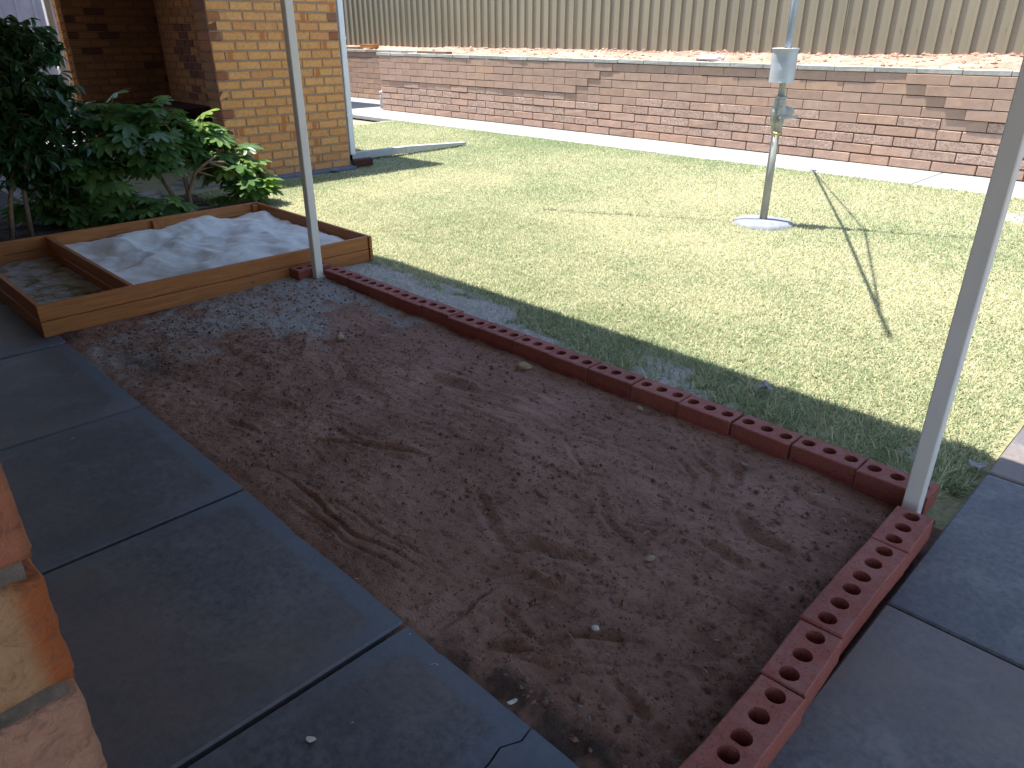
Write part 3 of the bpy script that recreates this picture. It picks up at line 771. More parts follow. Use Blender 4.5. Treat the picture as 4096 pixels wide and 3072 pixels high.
# downpipe on the corner
dp = thing('downpipe', 'white rectangular downpipe on the far corner of the tan brick wall', 'downpipe', (-7.68, 5.02, 0))
mb = MB(); mb.box(-.052, .045, -.034, .034, .13, 2.15, .006); link('pipe', mb.mesh('pipe', M['white_paint']), dp)
mb = MB(); mb.box(-.056, .049, -.04, .038, 0, .03, .002); bk = mb.mesh('bracket', M['white_paint'])
for z in (.55, 1.35, 1.95): link('bracket', bk, dp, (0, 0, z))
# length of pipe that leads the water away over the lawn
dv = thing('drain_pipe', 'grey rectangular drain pipe lying on the lawn beside the brick corner', 'pipe', (-8.06, 5.1, 0))
def duct(p0, p1, w, h, h2=None):
    p0 = Vector(p0); p1 = Vector(p1); d = (p1 - p0); l = d.length; d.normalize(); s = Vector((0, 0, 1)).cross(d).normalized(); u = Vector((0, 0, 1))
    h2 = h if h2 is None else h2; t = 0.003
    v = []
    for p, hh in ((p0, h), (p1, h2)):
        for a, c in ((-1, 0), (1, 0), (1, 1), (-1, 1)): v.append(p + s * a * w / 2 + u * c * hh)
        for a, c in ((-1, 0), (1, 0), (1, 1), (-1, 1)): v.append(p + s * a * (w / 2 - t) + u * (t if c == 0 else hh - t))
    f = []
    for i in range(4):
        j = (i + 1) % 4
        f.append((i, j, 8 + j, 8 + i)); f.append((4 + j, 4 + i, 12 + i, 12 + j)); f.append((j, i, 4 + i, 4 + j)); f.append((8 + i, 8 + j, 12 + j, 12 + i))
    return v, f
v, f = duct((.29, -.06, .04), (.02, .20, .015), .09, .075); link('elbow', mesh_from('elbow', v, f, M['grey_pipe']), dv)
v, f = duct((.02, .12, .012), (.06, 1.02, .016), .095, .078); link('channel', mesh_from('channel', v, f, M['grey_pipe']), dv)
v, f = duct((.06, .92, .014), (-.055, 2.06, .006), .101, .084, .03); link('outlet', mesh_from('outlet', v, f, M['grey_pipe']), dv)
st_ = bmesh.new(); bmesh.ops.create_icosphere(st_, subdivisions=2, radius=1)
def rock(name, m, loc, s, seed, rz=0, label=None, cat='stone'):
    bm = st_.copy(); r2 = random.Random(seed)
    ph = [r2.uniform(0, 6) for _ in range(6)]
    for v in bm.verts:
        c = v.co
        k = 1 + .16 * math.sin(3 * c.x + ph[0]) * math.cos(2.5 * c.y + ph[1]) + .10 * math.sin(5 * c.z + ph[2] + 3 * c.x) + r2.uniform(-.04, .04)
        v.co = Vector((c.x * s[0] * k, c.y * s[1] * k, c.z * s[2] * k))
    me = bpy.data.meshes.new(name); bm.to_mesh(me); bm.free(); me.materials.append(m)
    o = link(name, me, None, loc, (0, 0, rz))
    if label: o['label'] = label; o['category'] = cat
    return o
mbb = MB(); mbb.box(-.115, .115, -.055, .055, -.038, .038, .008)
o = link('brick', mbb.mesh('brick', M['brick_dark']), None, (-7.58, 5.10, 0.045), (0.06, -0.08, R(62)), label='dark weathered brick lying on the grass at the corner of the tan wall', category='brick')
rock('flat_stone', M['plinth'], (-7.50, 4.66, 0.015), (.075, .05, .02), 4, 1.1, 'flat dark stone in the shaded grass along the tan brick wall')

# --- white downpipe and ribbed panel beyond the recess
dp2 = thing('downpipe', 'white downpipe standing at the sunlit brick edge left of the shaded recess', 'downpipe', (-11.16, 3.14, 0))
mb = MB(); mb.box(-.05, .05, -.035, .035, .05, 2.4, .006); link('pipe', mb.mesh('pipe', M['white_paint']), dp2)
mb = MB(); mb.box(-.056, .056, -.045, .04, 1.0, 1.03, .002); link('bracket', mb.mesh('bracket', M['white_paint']), dp2)
lf = thing('ribbed_fence', 'lavender grey ribbed steel fence in shade behind the dark shrub', 'fence', (-13.6, 2.0, 0))
def rib_profile(L, pitch, ribw, ribh):
    pts = []; x = 0
    while x < L - 1e-6:
        pts += [(x, 0), (x + pitch - ribw, 0), (x + pitch - ribw * .72, ribh), (x + pitch - ribw * .12, ribh)]; x += pitch
    pts.append((x, 0)); return pts
def rib_sheet(name, L, pitch, ribw, ribh, z0, z1, m):
    pr = rib_profile(L, pitch, ribw, ribh); v = []; f = []; n = len(pr); t = .0012
    for z in (z0, z1): v += [(x, -y, z) for x, y in pr]
    for z in (z0, z1): v += [(x, -y + t, z) for x, y in pr]
    for i in range(n - 1):
        f.append((i, i + 1, n + i + 1, n + i)); f.append((2 * n + i + 1, 2 * n + i, 3 * n + i, 3 * n + i + 1)); f.append((n + i, n + i + 1, 3 * n + i + 1, 3 * n + i))
    return mesh_from(name, v, f, m)
me = rib_sheet('panel', 0.92, 0.23, .05, .03, .02, 2.1, M['lavender'])
for i in range(6): link('panel', me, lf, (0, -2.0 + 4.6 - i * 0 - 4.6 + i * .92, 0), (0, 0, R(90)))
mb = MB(); mb.box(-.05, .05, 3.5, 3.58, 0, 2.3); link('post', mb.mesh('post', M['white_paint']), lf)

# --- retaining wall ---------------------------------------------------------
rw = thing('retaining_wall', 'long pinkish brown block retaining wall below the steel fence', 'wall', (-6, 9.44, 0))
HB = 0.1122; PL = 0.4600
mb = MB(); mb.box(-13.158, 3.0, 9.470, 9.62, 0, 1.01); link('mortar', mb.mesh('mortar', M['mortar_wall']), rw, (6, -9.44, 0))
def blocks_m(L, m, b, j): return brick_meshes('block', L, .12, HB - (.009 if m == 'block' else .012), M[m], 5, b, j)
BM = {('top', 2): blocks_m(PL - .006, 'block', .003, .0015), ('top', 1): blocks_m(PL / 2 - .006, 'block', .003, .0015),
      ('mid', 2): blocks_m(PL - .009, 'block_pitted', .006, .0022), ('mid', 1): blocks_m(PL / 2 - .009, 'block_pitted', .007, .0035),
      ('base', 2): blocks_m(PL - .011, 'block_base', .007, .0025), ('base', 1): blocks_m(PL / 2 - .012, 'block_base', .009, .004)}
def steps(c, x):
    k = 8 - c              # 0 = top course
    if k <= 4 and x > -3.28 + 0.235 * k + (0.0 if k < 4 else .23): return 0.022
    if k <= 3 and x < -6.55 - 0.23 * k: return 0.009
    return 0.0
X0 = -13.32
for c in range(9):
    xs = [X0 + PL * k - (PL / 2 if c % 2 else 0) for k in range(0, 32)]
    if c % 2: xs = xs[2:] if False else [X0 + PL / 2 + PL * k for k in range(0, 31)]
    edges = [-13.16] + [x for x in xs if x > -13.05]
    edges = [e for e in edges if e < 0.6]
    if c in (3, 5): # a cut block in the course
        cutx = edges[19 + c]; edges = sorted(edges + [cutx + PL * .45])
    for a, b in zip(edges[:-1], edges[1:]):
        w = b - a; xc = (a + b) / 2
        kind = 'top' if c >= 5 else ('mid' if c in (1, 2, 3) or (c == 4 and rnd.random() < .4) else ('base' if c == 0 else 'top'))
        if kind == 'mid' and rnd.random() < .35: kind = 'base'
        k = 8 - c; p = 0
        if k <= 4 and a > -3.25 + .23 * k - .05 + (.23 if k == 4 else 0): p = .024
        elif k <= 3 and b < -7.0 - .23 * k: p = .012
        p += rnd.uniform(-.0015, .0015) + (0.003 if kind != 'top' else 0)
        o = link('block', rnd.choice(BM[(kind, 2)]), rw, (xc + 6, 0.06 - p, HB * (c + .5)), (rnd.uniform(-.006, .006), rnd.uniform(-.003, .003), rnd.choice((0, math.pi)) + rnd.uniform(-.002, .002)))
        o.scale.x = w / PL
mb = MB()
for c in range(9):
    x = 0.62 + (c % 2) * .23
    while x < 2.9:
        mb.box(x + .004, x + PL - .004, 9.44, 9.5, HB * c + .004, HB * (c + 1) - .004, .004); x += PL
link('blocks', mb.mesh('blocks', M['block']), rw, (6, -9.44, 0), kind='stuff')
CAPM = brick_meshes('capping', PL - .006, .20, .052, M['cap'], 5, .005, .003)
x = -13.22
while x < 2.8:
    link('capping_stone', rnd.choice(CAPM), rw, (x + PL / 2 + 6, .083 + rnd.uniform(-.004, .004), 1.0385 + rnd.uniform(-.002, .002)), (rnd.uniform(-.01, .01), rnd.uniform(-.006, .006), rnd.uniform(-.01, .01))); x += PL
# --- set back wall at the left
rw2 = thing('retaining_wall', 'set back stretch of block retaining wall seen between the downpipe and the long wall', 'wall', (-17, 10.87, 0))
mb = MB(); mb.box(-20, -13.3, 10.892, 11.0, 0, 1.01); link('mortar', mb.mesh('mortar', M['mortar_wall']), rw2, (17, -10.87, 0))
for c in range(9):
    x = -18.4 - (c % 2) * .23
    while x < -13.4:
        link('block', rnd.choice(BM[('top' if c else 'base', 2)]), rw2, (x + PL / 2 + 17, .06, HB * (c + .5)), (0, 0, rnd.choice((0, math.pi)))); x += PL
x = -18.4
while x < -13.4:
    link('capping_stone', rnd.choice(CAPM), rw2, (x + PL / 2 + 17, .08, 1.0385), (rnd.uniform(-.01, .01), 0, 0)); x += PL
mb = MB(); mb.tube([(0, 0, .02), (0, 0, .30), (.0, .05, .36)], .045, 12); mb.tube([(0, -.0, .30), (0, 0, .345)], .052, 12)
link('pipe_stub', mb.mesh('pipe_stub', M['grey_pipe'], True), None, (-13.24, 9.50, 0), label='short grey pipe stub at the left end of the long retaining wall', category='pipe')
# return between the two walls
mb = MB(); mb.box(-13.16, -13.05, 9.625, 10.9, 0, 1.0); link('return_wall', mb.mesh('return_wall', M['block']), rw, (6, -9.44, 0))
# --- soil terrace behind
def tz(X, Y):
    b = 1.02 + 0.10 * ss(9.6, 11.2, Y) + 0.05 * ss(-4, -2, X) + 0.02 * np.exp(-((Y-11.2)/.2)**2) + 0.05 * fbm(X, Y, 1.3, 4, 31) + 0.045 * fbm(X, Y, 9, 4, 32)
    return np.where(Y < 9.62, np.minimum(b, 1.02), b)
def tz2(X, Y): return 1.03 + 0.10 * ss(10.98, 11.3, Y) + 0.05 * fbm(X, Y, 1.3, 4, 31) + 0.045 * fbm(X, Y, 9, 4, 32)
link('terrace_soil', grid('terrace_soil', -13.1, 3.0, 9.60, 13, 0.04, tz, M['terrace']), kind='structure')
link('terrace_soil', grid('terrace_soil', -20, -13.1, 10.96, 13, 0.05, tz2, M['terrace']), kind='structure')
def clods():
    V = []; F = []
    bv = [(1,0,0),(-1,0,0),(0,1,0),(0,-1,0),(0,0,1),(0,0,-1)]; bf = [(0,2,4),(2,1,4),(1,3,4),(3,0,4),(2,0,5),(1,2,5),(3,1,5),(0,3,5)]
    for _ in range(1500):
        x = rnd.uniform(-13, 1); y = rnd.choice((rnd.uniform(9.75, 11.25), rnd.gauss(11.1, .12)))
        if not 9.72 < y < 11.3: continue
        z = float(tz(np.array([x]), np.array([y]))[0]); q = .010 + .035 * rnd.random() ** 4; a = rnd.uniform(0, 6.3); o = len(V)
        for p in bv:
            px, py, pz = p[0] * q * rnd.uniform(.8, 1.6), p[1] * q * rnd.uniform(.7, 1.2), p[2] * q * rnd.uniform(.5, .9)
            V.append((x + math.cos(a) * px - math.sin(a) * py, y + math.sin(a) * px + math.cos(a) * py, z + pz + q * .2))
        F += [tuple(i + o for i in t) for t in bf]
    return mesh_from('soil_clods', V, F, M['terrace'])
link('soil_clods', clods(), kind='stuff', label='lumps of reddish earth along the foot of the steel fence', category='soil')
# --- steel fence
fn = thing('steel_fence', 'tall beige ribbed steel fence on top of the retaining wall', 'fence', (-6, 11.3, 1.08))
pm = rib_sheet('panel', 0.820, 0.205, .048, .034, -.03, 1.9, M['fence'])
sm = MB()
x = -22.0; i = 0
while x < 3.2:
    link('panel', pm, fn, (x + 6, rnd.uniform(-.002, .002), rnd.uniform(-.015, .015)), (0, 0, 0))
    for k in range(4):
        if k in (0, 1) or (i + k) % 3 == 0:
            for dx in (0.018, .130):
                if rnd.random() < .75: sm.tube([(x + 6 + k * .205 + dx, .002, .38), (x + 6 + k * .205 + dx, -.007, .38)], .0055, 6)
    x += 0.820; i += 1
link('screws', sm.mesh('screws', M['fence']), fn, kind='stuff')
mb = MB(); mb.box(-16, 9.2, .012, .05, .32, .38); mb.box(-16, 9.2, -.02, .03, 1.86, 1.9); link('rail', mb.mesh('rail', M['fence']), fn)
# things on the terrace
def cored(L, W, H, holes, r, m, name, n=24, j=0.0003):
    """brick with vertical holes, length along x, top at z=H"""
    v = []; f = []
    cw = L / holes
    corner = math.atan2(W / 2, cw / 2)
    angs = [2 * math.pi * i / n for i in range(n)]
    for ca in (corner, math.pi - corner, math.pi + corner, 2 * math.pi - corner):
        i = min(range(n), key=lambda q: abs(angs[q] - ca)); angs[i] = ca
    ins = .0035
    def add(p): v.append(p); return len(v) - 1
    key = {}
    def vt(x, y, z):
        kk = (round(x, 5), round(y, 5), round(z, 5))
        if kk not in key: key[kk] = add((x, y, z))
        return key[kk]
    for top in (True, False):
        z = H if top else 0.0
        for c in range(holes):
            cx = -L / 2 + cw * (c + .5)
            outer = []; inner = []
            for a in angs:
                ca, sa = math.cos(a), math.sin(a)
                t = min((cw / 2) / abs(ca) if abs(ca) > 1e-9 else 9, (W / 2) / abs(sa) if abs(sa) > 1e-9 else 9)
                ox = cx + ca * t; oy = sa * t
                ox = max(-L / 2 + ins, min(L / 2 - ins, ox)); oy = max(-W / 2 + ins, min(W / 2 - ins, oy))
                outer.append(vt(ox, oy, z)); rr = r * (1 + .02 * math.sin(a * 3 + c))
                inner.append(vt(cx + ca * rr, sa * rr, z))
            for i in range(n):
                k2 = (i + 1) % n
                q = (outer[i], outer[k2], inner[k2], inner[i])
                if outer[i] == outer[k2]: q = (outer[i], inner[k2], inner[i])
                f.append(q if top else tuple(reversed(q)))
            if not top:
                pass
    # hole walls
    for c in range(holes):
        cx = -L / 2 + cw * (c + .5)
        for i in range(n):
            a = angs[i]; b = angs[(i + 1) % n]
            ra = r * (1 + .02 * math.sin(a * 3 + c)); rb = r * (1 + .02 * math.sin(b * 3 + c))
            p = [vt(cx + math.cos(a) * ra, math.sin(a) * ra, H), vt(cx + math.cos(b) * rb, math.sin(b) * rb, H), vt(cx + math.cos(b) * rb, math.sin(b) * rb, 0), vt(cx + math.cos(a) * ra, math.sin(a) * ra, 0)]
            f.append(tuple(p))
    # sides with a small chamfer
    def sidepts():
        pts = [k for k in key if abs(k[2] - H) < 1e-6]
        bx = L / 2 - ins; by = W / 2 - ins
        per = [k for k in pts if abs(abs(k[0]) - bx) < 1e-4 or abs(abs(k[1]) - by) < 1e-4]
        per.sort(key=lambda k: math.atan2(k[1] / by, k[0] / bx) if False else per_key(k, bx, by)); return per
    def per_key(k, bx, by):
        x, y = k[0], k[1]
        if abs(y + by) < 1e-4: return (x + bx)
        if abs(x - bx) < 1e-4: return 2 * bx + (y + by)
        if abs(y - by) < 1e-4: return 2 * bx + 2 * by + (bx - x)
        return 4 * bx + 2 * by + (by - y)
    per = sidepts(); N = len(per); bx = L / 2 - ins; by = W / 2 - ins
    ring = []
    for kx in per:
        x = kx[0] + (ins if kx[0] > bx - 1e-4 else (-ins if kx[0] < -bx + 1e-4 else 0)); y = kx[1] + (ins if kx[1] > by - 1e-4 else (-ins if kx[1] < -by + 1e-4 else 0))
        ring.append((x, y))
    top = [key[k] for k in per]; bot = [key[(k[0], k[1], 0.0)] for k in per]
    up = [add((x, y, H - ins)) for x, y in ring]; dn = [add((x, y, ins)) for x, y in ring]
    for i in range(N):
        q = (i + 1) % N
        f.append((top[q], top[i], up[i], up[q])); f.append((up[q], up[i], dn[i], dn[q])); f.append((dn[q], dn[i], bot[i], bot[q]))
    return mesh_from(name, jit(v, j), f, m)
yb = cored(.40, .20, .09, 2, .055, M['brick_tan'], 'hollow_brick', 16)
link('hollow_block', yb, None, (-15.75, 11.05, 1.085), (0, 0, R(12)), label='yellow hollow block lying on the terrace soil by the downpipe', category='block')
for (x, y, z, L, rz, lb) in ((-16.9, 11.05, 1.09, 1.5, 2, 'brown timber plank on the terrace left of the yellow hollow block'), (-11.86, 9.78, 1.075, .95, -4, 'short brown timber plank lying behind the wall capping')):
    mb = MB(); mb.box(-L / 2, L / 2, -.07, .07, -.02, .025, .004)
    link('plank', mb.mesh('plank', M['bark']), None, (x, y, z), (0, 0, R(rz)), label=lb, category='plank')
rock('concrete_lump', M['pale_bit'], (-6.15, 10.15, 1.085), (.20, .15, .06), 3, .3, 'pale broken concrete lump on the soil at the foot of the fence', 'rubble')

# ================================================================== VERANDAH
vr = thing('verandah_roof', 'flat verandah roof over the paving and soil bed, above the frame', 'roof', (-4, 0, 2.3))
mb = MB(); mb.box(-12, 4, -1.0, 2.61, 2.34, 2.40); link('roof_sheet', mb.mesh('roof_sheet', M['roof']), vr, (4, 0, -2.3))
mb = MB(); mb.box(-12, 4, 2.575, 2.612, 2.20, 2.338, .003); link('fascia', mb.mesh('fascia', M['white_paint']), vr, (4, 0, -2.3))
mb = MB(); mb.box(-12, 4, -1.0, 2.57, 2.315, 2.338); link('ceiling', mb.mesh('ceiling', M['ceiling']), vr, (4, 0, -2.3))
mb = MB(); mb.box(-12, 4, 2.26, 2.35, 2.20, 2.31, .003); link('beam', mb.mesh('beam', M['cream_paint']), vr, (4, 0, -2.3))
def post(x0, y0, w, label, z0, grp='posts that carry the verandah roof'):
    t = thing('verandah_post', label, 'post', (x0 + w / 2, y0 + w / 2, z0), 0, grp)
    mb = MB(); mb.box(-w / 2, w / 2, -w / 2, w / 2, -.06, 2.2 - z0, .0035); link('shaft', mb.mesh('shaft', M['cream_paint']), t)
    mb = MB(); mb.box(-w / 2 - .004, w / 2 + .004, -w / 2 - .004, w / 2 + .004, 2.16 - z0, 2.2 - z0, .002); link('bracket', mb.mesh('bracket', M['cream_paint']), t)
    return t
post(-4.052, 2.283, .050, 'slim cream steel post between the sandpit and the long red brick row', .02)
post(-.514, 2.283, .050, 'slim cream steel post at the corner where the two red brick rows meet', .0)

# --- house wall corner next to the camera
M['mortar_near'] = simple('mortar_near', (.055, .045, .038), (.12, .10, .088), 60, .95, .7, .004, kind='World')
hw = thing('house_wall', 'rough orange and tan brick house corner close at the left edge', 'wall', (-.47, -.02, 0))
mb = MB(); mb.box(-9.0, -.4235, -2.5, .0395, 0, 2.31); link('mortar', mb.mesh('mortar', M['mortar_near']), hw, (.47, .02, 0))
def rough_brick(name, L, W, H, m, seed, amp=0.003):
    r2 = random.Random(seed); bm = bmesh.new(); bmesh.ops.create_cube(bm, size=1)
    bmesh.ops.subdivide_edges(bm, edges=bm.edges[:], cuts=15, use_grid_fill=True)
    from mathutils import noise as mn
    for v in bm.verts:
        c = Vector((v.co.x * L, v.co.y * W, v.co.z * H))
        # round the arrises
        e = sorted([L / 2 - abs(c.x), W / 2 - abs(c.y), H / 2 - abs(c.z)])
        n = mn.noise(c * 55 + Vector((seed * 5.1, 0, 0))) + .5 * mn.noise(c * 95 + Vector((seed, 3, 0)))
        shrink = .0018 if e[1] < .003 else 0
        if e[1] < .008: shrink += max(0, mn.noise(c * 60 + Vector((seed * 2.2, 1, 1)))) * .0016
        d = c.copy(); s = Vector((1 - 2 * (shrink) / L, 1 - 2 * (shrink) / W, 1 - 2 * (shrink) / H))
        c = Vector((c.x * s.x, c.y * s.y, c.z * s.z))
        dirn = Vector((1 if abs(abs(v.co.x) - .5) < 1e-4 else 0, 1 if abs(abs(v.co.y) - .5) < 1e-4 else 0, 1 if abs(abs(v.co.z) - .5) < 1e-4 else 0))
        dirn = Vector((dirn.x * math.copysign(1, v.co.x), dirn.y * math.copysign(1, v.co.y), dirn.z * math.copysign(1, v.co.z)))
        v.co = c + dirn * n * amp
    me = bpy.data.meshes.new(name); bm.to_mesh(me); bm.free(); me.materials.append(m)
    me.polygons.foreach_set('use_smooth', [True] * len(me.polygons)); return me
def rockface(name, a, b, c, band=None):
    m, nt, p = new_mat(name); k = NT(nt); co = k.coord(); raw = k.coord('Object', False)
    f = k.noise(co, 40, 7, 0.7, dist=.4)
    col = k.ramp(f, [(0.3, a), (0.5, b), (0.72, c)])
    if band:
        sx = k.n('ShaderNodeSeparateXYZ'); k.l(raw, sx.inputs[0])
        e = k.math('ADD', sx.outputs[0], k.math('MULTIPLY', k.noise(co, 30, 3), .006))
        col = k.mix(k.ramp(e, [(.100, 0.0), (.108, 1.0)]), col, band)
    veins = k.noise(co, 90, 4, .6, dist=1.0)
    col = k.mix(k.ramp(veins, [(.36, .4), (.44, 0.0)]), col, tuple(x * .45 for x in a))
    k.l(col, p.inputs['Base Color']); p.inputs['Roughness'].default_value = .75
    k.bump(p, k.math('ADD', veins, k.noise(co, 22, 5, .6, dist=1.5)), .8, .004)
    return m
RF = [rockface('brick_orange_red', (.15, .048, .026), (.21, .07, .035), (.25, .09, .045)),
      rockface('brick_pale_tan', (.20, .105, .048), (.25, .142, .07), (.28, .165, .088), (.23, .058, .012)),
      rockface('brick_pink', (.20, .10, .066), (.24, .125, .085), (.28, .155, .105))]
for c in range(26):
    z = .0765 - PC + PC * (c + .5) 
    ki = (0, 1, 2)[(25 + 13 - c) % 3]
    if c == 13: ki = 0
    if c == 12: ki = 1
    if c == 11: ki = 2
    y = .044; n = 0
    L = .2325 if c % 2 == 0 else .111
    near = 7 <= c <= 17
    while y > -1.2:
        LL = L if n == 0 else .2325
        kk = ki if n == 0 else rnd.choice((0, 1, 2, 1, 2))
        if near and n < 2:
            me = rough_brick('brick', LL, .102, .0790, RF[kk], c * 3 + n, .0013)
        else:
            v, f = cbox(-LL / 2, LL / 2, -.051, .051, -.039, .039, .004); me = mesh_from('brick', jit(v, .001), f, RF[kk])
        # length runs along y, local +x points to the corner (+y)
        link('brick', me, hw, (-.4185 - .051 + .47 + rnd.uniform(-.0015, .0015), y - LL / 2 + .0225, z), (0, 0, R(90)))
        y -= LL + .010; n += 1
mb = MB()
for c in range(26):
    z = .0765 - PC + PC * (c + .5); x = -.535 - (c % 2) * .12
    while x > -8.8:
        mb.box(x - .2325, x, .0, .044, z - .039, z + .039, .002); x -= .2425
link('bricks', mb.mesh('bricks', RF[2]), hw, (.47, .02, 0), kind='stuff')

# ================================================================== RED CORED BRICKS
CB = [cored(.2295, .108, .078, 3, .0235, M['red_clay'], 'red_brick') for _ in range(5)]
ORD = ['first', 'second', 'third', 'fourth', 'fifth', 'sixth', 'seventh', 'eighth', 'ninth', 'tenth', 'eleventh', 'twelfth', 'thirteenth', 'fourteenth', 'last']
g1 = 'red bricks laid in the long row along the lawn'
x0 = -4.003
for i in range(15):
    xc = x0 + .2357 * (i + .5) + (.012 if i else 0) * (1 if i < 12 else 1.2)
    lab = ORD[i] + ' red three hole brick of the long row, counting from the sandpit' if i < 14 else 'last red three hole brick of the long row, behind the corner post'
    if i == 0: lab = 'first red three hole brick of the long row, next to the post at the sandpit'
    link('red_brick', rnd.choice(CB), None, (xc, 2.392 + .004 * math.sin(i * 2.1) + rnd.uniform(-.003, .003), .003 + rnd.uniform(-.003, .003)), (rnd.uniform(-.014, .014), rnd.uniform(-.012, .012), rnd.uniform(-.026, .026)),
         label=lab, category='brick', group=g1)
g2 = 'red bricks laid in the short row along the side path'
ends = [(2.235, -.4565), (2.003, -.4545), (1.772, -.4515), (1.541, -.4405), (1.306, -.4285), (1.094, -.4265)]
o2 = ['first', 'second', 'third', 'fourth', 'fifth', 'sixth']
for i, (yt, xc) in enumerate(ends):
    lab = [ 'red three hole brick directly in front of the corner post, starting the short row', 'second red three hole brick of the short row from the corner post', 'third red three hole brick of the short row from the corner post',
            'fourth red three hole brick of the short row from the corner post', 'fifth red three hole brick of the short row from the corner post', 'nearest red three hole brick of the short row, cut by the bottom edge'][i]
    rz = R(90) + (.02, -.015, .012, .05, .01, -.03)[i]
    link('red_brick', rnd.choice(CB), None, (xc, yt - .1165, .001 + rnd.uniform(-.003, .004)), (rnd.uniform(-.01, .01), rnd.uniform(-.01, .01), rz), label=lab, category='brick', group=g2)
link('red_brick', CB[0], None, (-4.122, 2.312, .008), (0, 0, R(90.5)), label='lone red brick standing against the sandpit board behind the slim post', category='brick')

# ================================================================== SANDPIT
sb = thing('sandpit', 'orange stained timber sandpit with two compartments', 'sandpit', (-4.985, 1.82, 0))
SBX = (-5.78, -4.19); SBY = (.800, 2.835)
def board(x0, x1, y0, y1, z0, z1):
    """mesh whose local x runs along the board"""
    lx, ly = x1 - x0, y1 - y0; cx, cy, cz = (x0 + x1) / 2, (y0 + y1) / 2, (z0 + z1) / 2
    if lx >= ly and lx >= z1 - z0:
        v, f = cbox(-lx / 2, lx / 2, -ly / 2, ly / 2, -(z1 - z0) / 2, (z1 - z0) / 2, .0025); rz = 0
    else:
        v, f = cbox(-ly / 2, ly / 2, -lx / 2, lx / 2, -(z1 - z0) / 2, (z1 - z0) / 2, .0025); rz = R(90)
    me = mesh_from('board', v, f, M['wood'])
    return link('board', me, sb, (cx + 4.985, cy - 1.82, cz), (rnd.uniform(-.002, .002), 0, rz))
T = .023
for (z0, z1) in ((.002, .0855), (.0885, .173)):
    o = .0015 if z0 > .05 else 0
    board(SBX[1] - T - o, SBX[1] - o, SBY[0], SBY[1] - T - .003, z0, z1)
    board(SBX[0] + o, SBX[0] + T + o, SBY[0] + T, SBY[1] - T, z0, z1)
    board(SBX[0], SBX[1] - T - .004 - o, SBY[0] + o * 2, SBY[0] + T + o * 2, z0, z1)
    board(SBX[0], SBX[1] + .010, SBY[1] - T - o, SBY[1] - o, z0, z1)
    board(SBX[0] + T + .003, SBX[1] - T - .004, 1.265 + o, 1.265 + T + o, z0, z1 - (.004 if z0 > .05 else 0))
def blk(x0, x1, y0, y1, z1):
    v, f = cbox(-(x1 - x0) / 2, (x1 - x0) / 2, -(y1 - y0) / 2, (y1 - y0) / 2, -z1 / 2, z1 / 2, .002)
    link('corner_block', mesh_from('corner_block', v, f, M['wood']), sb, ((x0 + x1) / 2 + 4.985, (y0 + y1) / 2 - 1.82, z1 / 2))
blk(-5.754, -5.715, 1.97, 2.055, .160); blk(-5.754, -5.715, 2.765, 2.808, .160); blk(-4.26, -4.218, 2.765, 2.808, .155)
blk(-5.754, -5.715, 1.292, 1.332, .15); blk(-5.754, -5.70, .95, .985, .15); blk(-4.26, -4.218, .828, .868, .15)
blk(-5.0, -4.96, .826, .85, .16)
def sandz(X, Y):
    wx = X + .25 * fbm(X, Y, 2.2, 3, 4); wy = Y * 1.3 + .25 * fbm(X, Y, 2.2, 3, 7)
    r = 1 - np.abs(2 * fbm(wx, wy, 2.6, 2, 61))
    z = .100 + .070 * fbm(wx, wy, 4.2, 2, 40, .45) + 0.040 * (r - .8) + .018 * fbm(wx, wy, 12, 4, 41)
    z = z + .008 * ss(-5.45, -5.7, X) - .010 * ss(-4.5, -4.3, X)
    return np.clip(z, .03, .162)
link('sand', grid('sand', SBX[0] + .024, SBX[1] - .026, 1.292, SBY[1] - .027, .012, sandz, M['white_sand']), None, kind='stuff', label='pale dimpled sand filling the large compartment of the timber sandpit', category='sand')
def debz(X, Y): return .032 + .02 * fbm(X, Y, 5, 4, 51) + .012 * fbm(X, Y, 25, 3, 52)
link('potting_soil', grid('potting_soil', SBX[0] + .024, SBX[1] - .026, .826, 1.264, .012, debz, M['mossy_soil']), None, kind='stuff', label='thin patchy soil in the small compartment of the sandpit', category='soil')

# ================================================================== ROTARY CLOTHESLINE
P = Vector((-2.852, 5.792, 0))
cl = thing('rotary_clothesline', 'old grey rotary clothesline pole with winding handle on the lawn', 'clothesline', P)
mb = MB(); n = 48
pr = [(0, .030), (.10, .027), (.20, .018), (.235, .006), (.242, -.02)]
v = []; f = []
for r_, z_ in pr:
    for i in range(n):
        a = 2 * math.pi * i / n; rr = r_ * (1 + (.02 * math.sin(3 * a) + .015 * math.sin(7 * a + 1) if r_ > .1 else 0)); v.append((rr * math.cos(a), rr * math.sin(a), z_))
for k_ in range(len(pr) - 1):
    for i in range(n): f.append((k_ * n + i, (k_ + 1) * n + i, (k_ + 1) * n + (i + 1) % n, k_ * n + (i + 1) % n))
link('footing', mesh_from('footing', v, f, M['concrete'], True), cl)
mb = MB(); mb.tube([(0, 0, .02), (0, 0, .76)], .031, 20); link('lower_pole', mb.mesh('lower_pole', M['pole_paint'], True), cl)
mb = MB(); mb.tube([(0, 0, .74), (0, 0, 2.45)], .0265, 20); link('upper_pole', mb.mesh('upper_pole', M['galv'], True), cl)
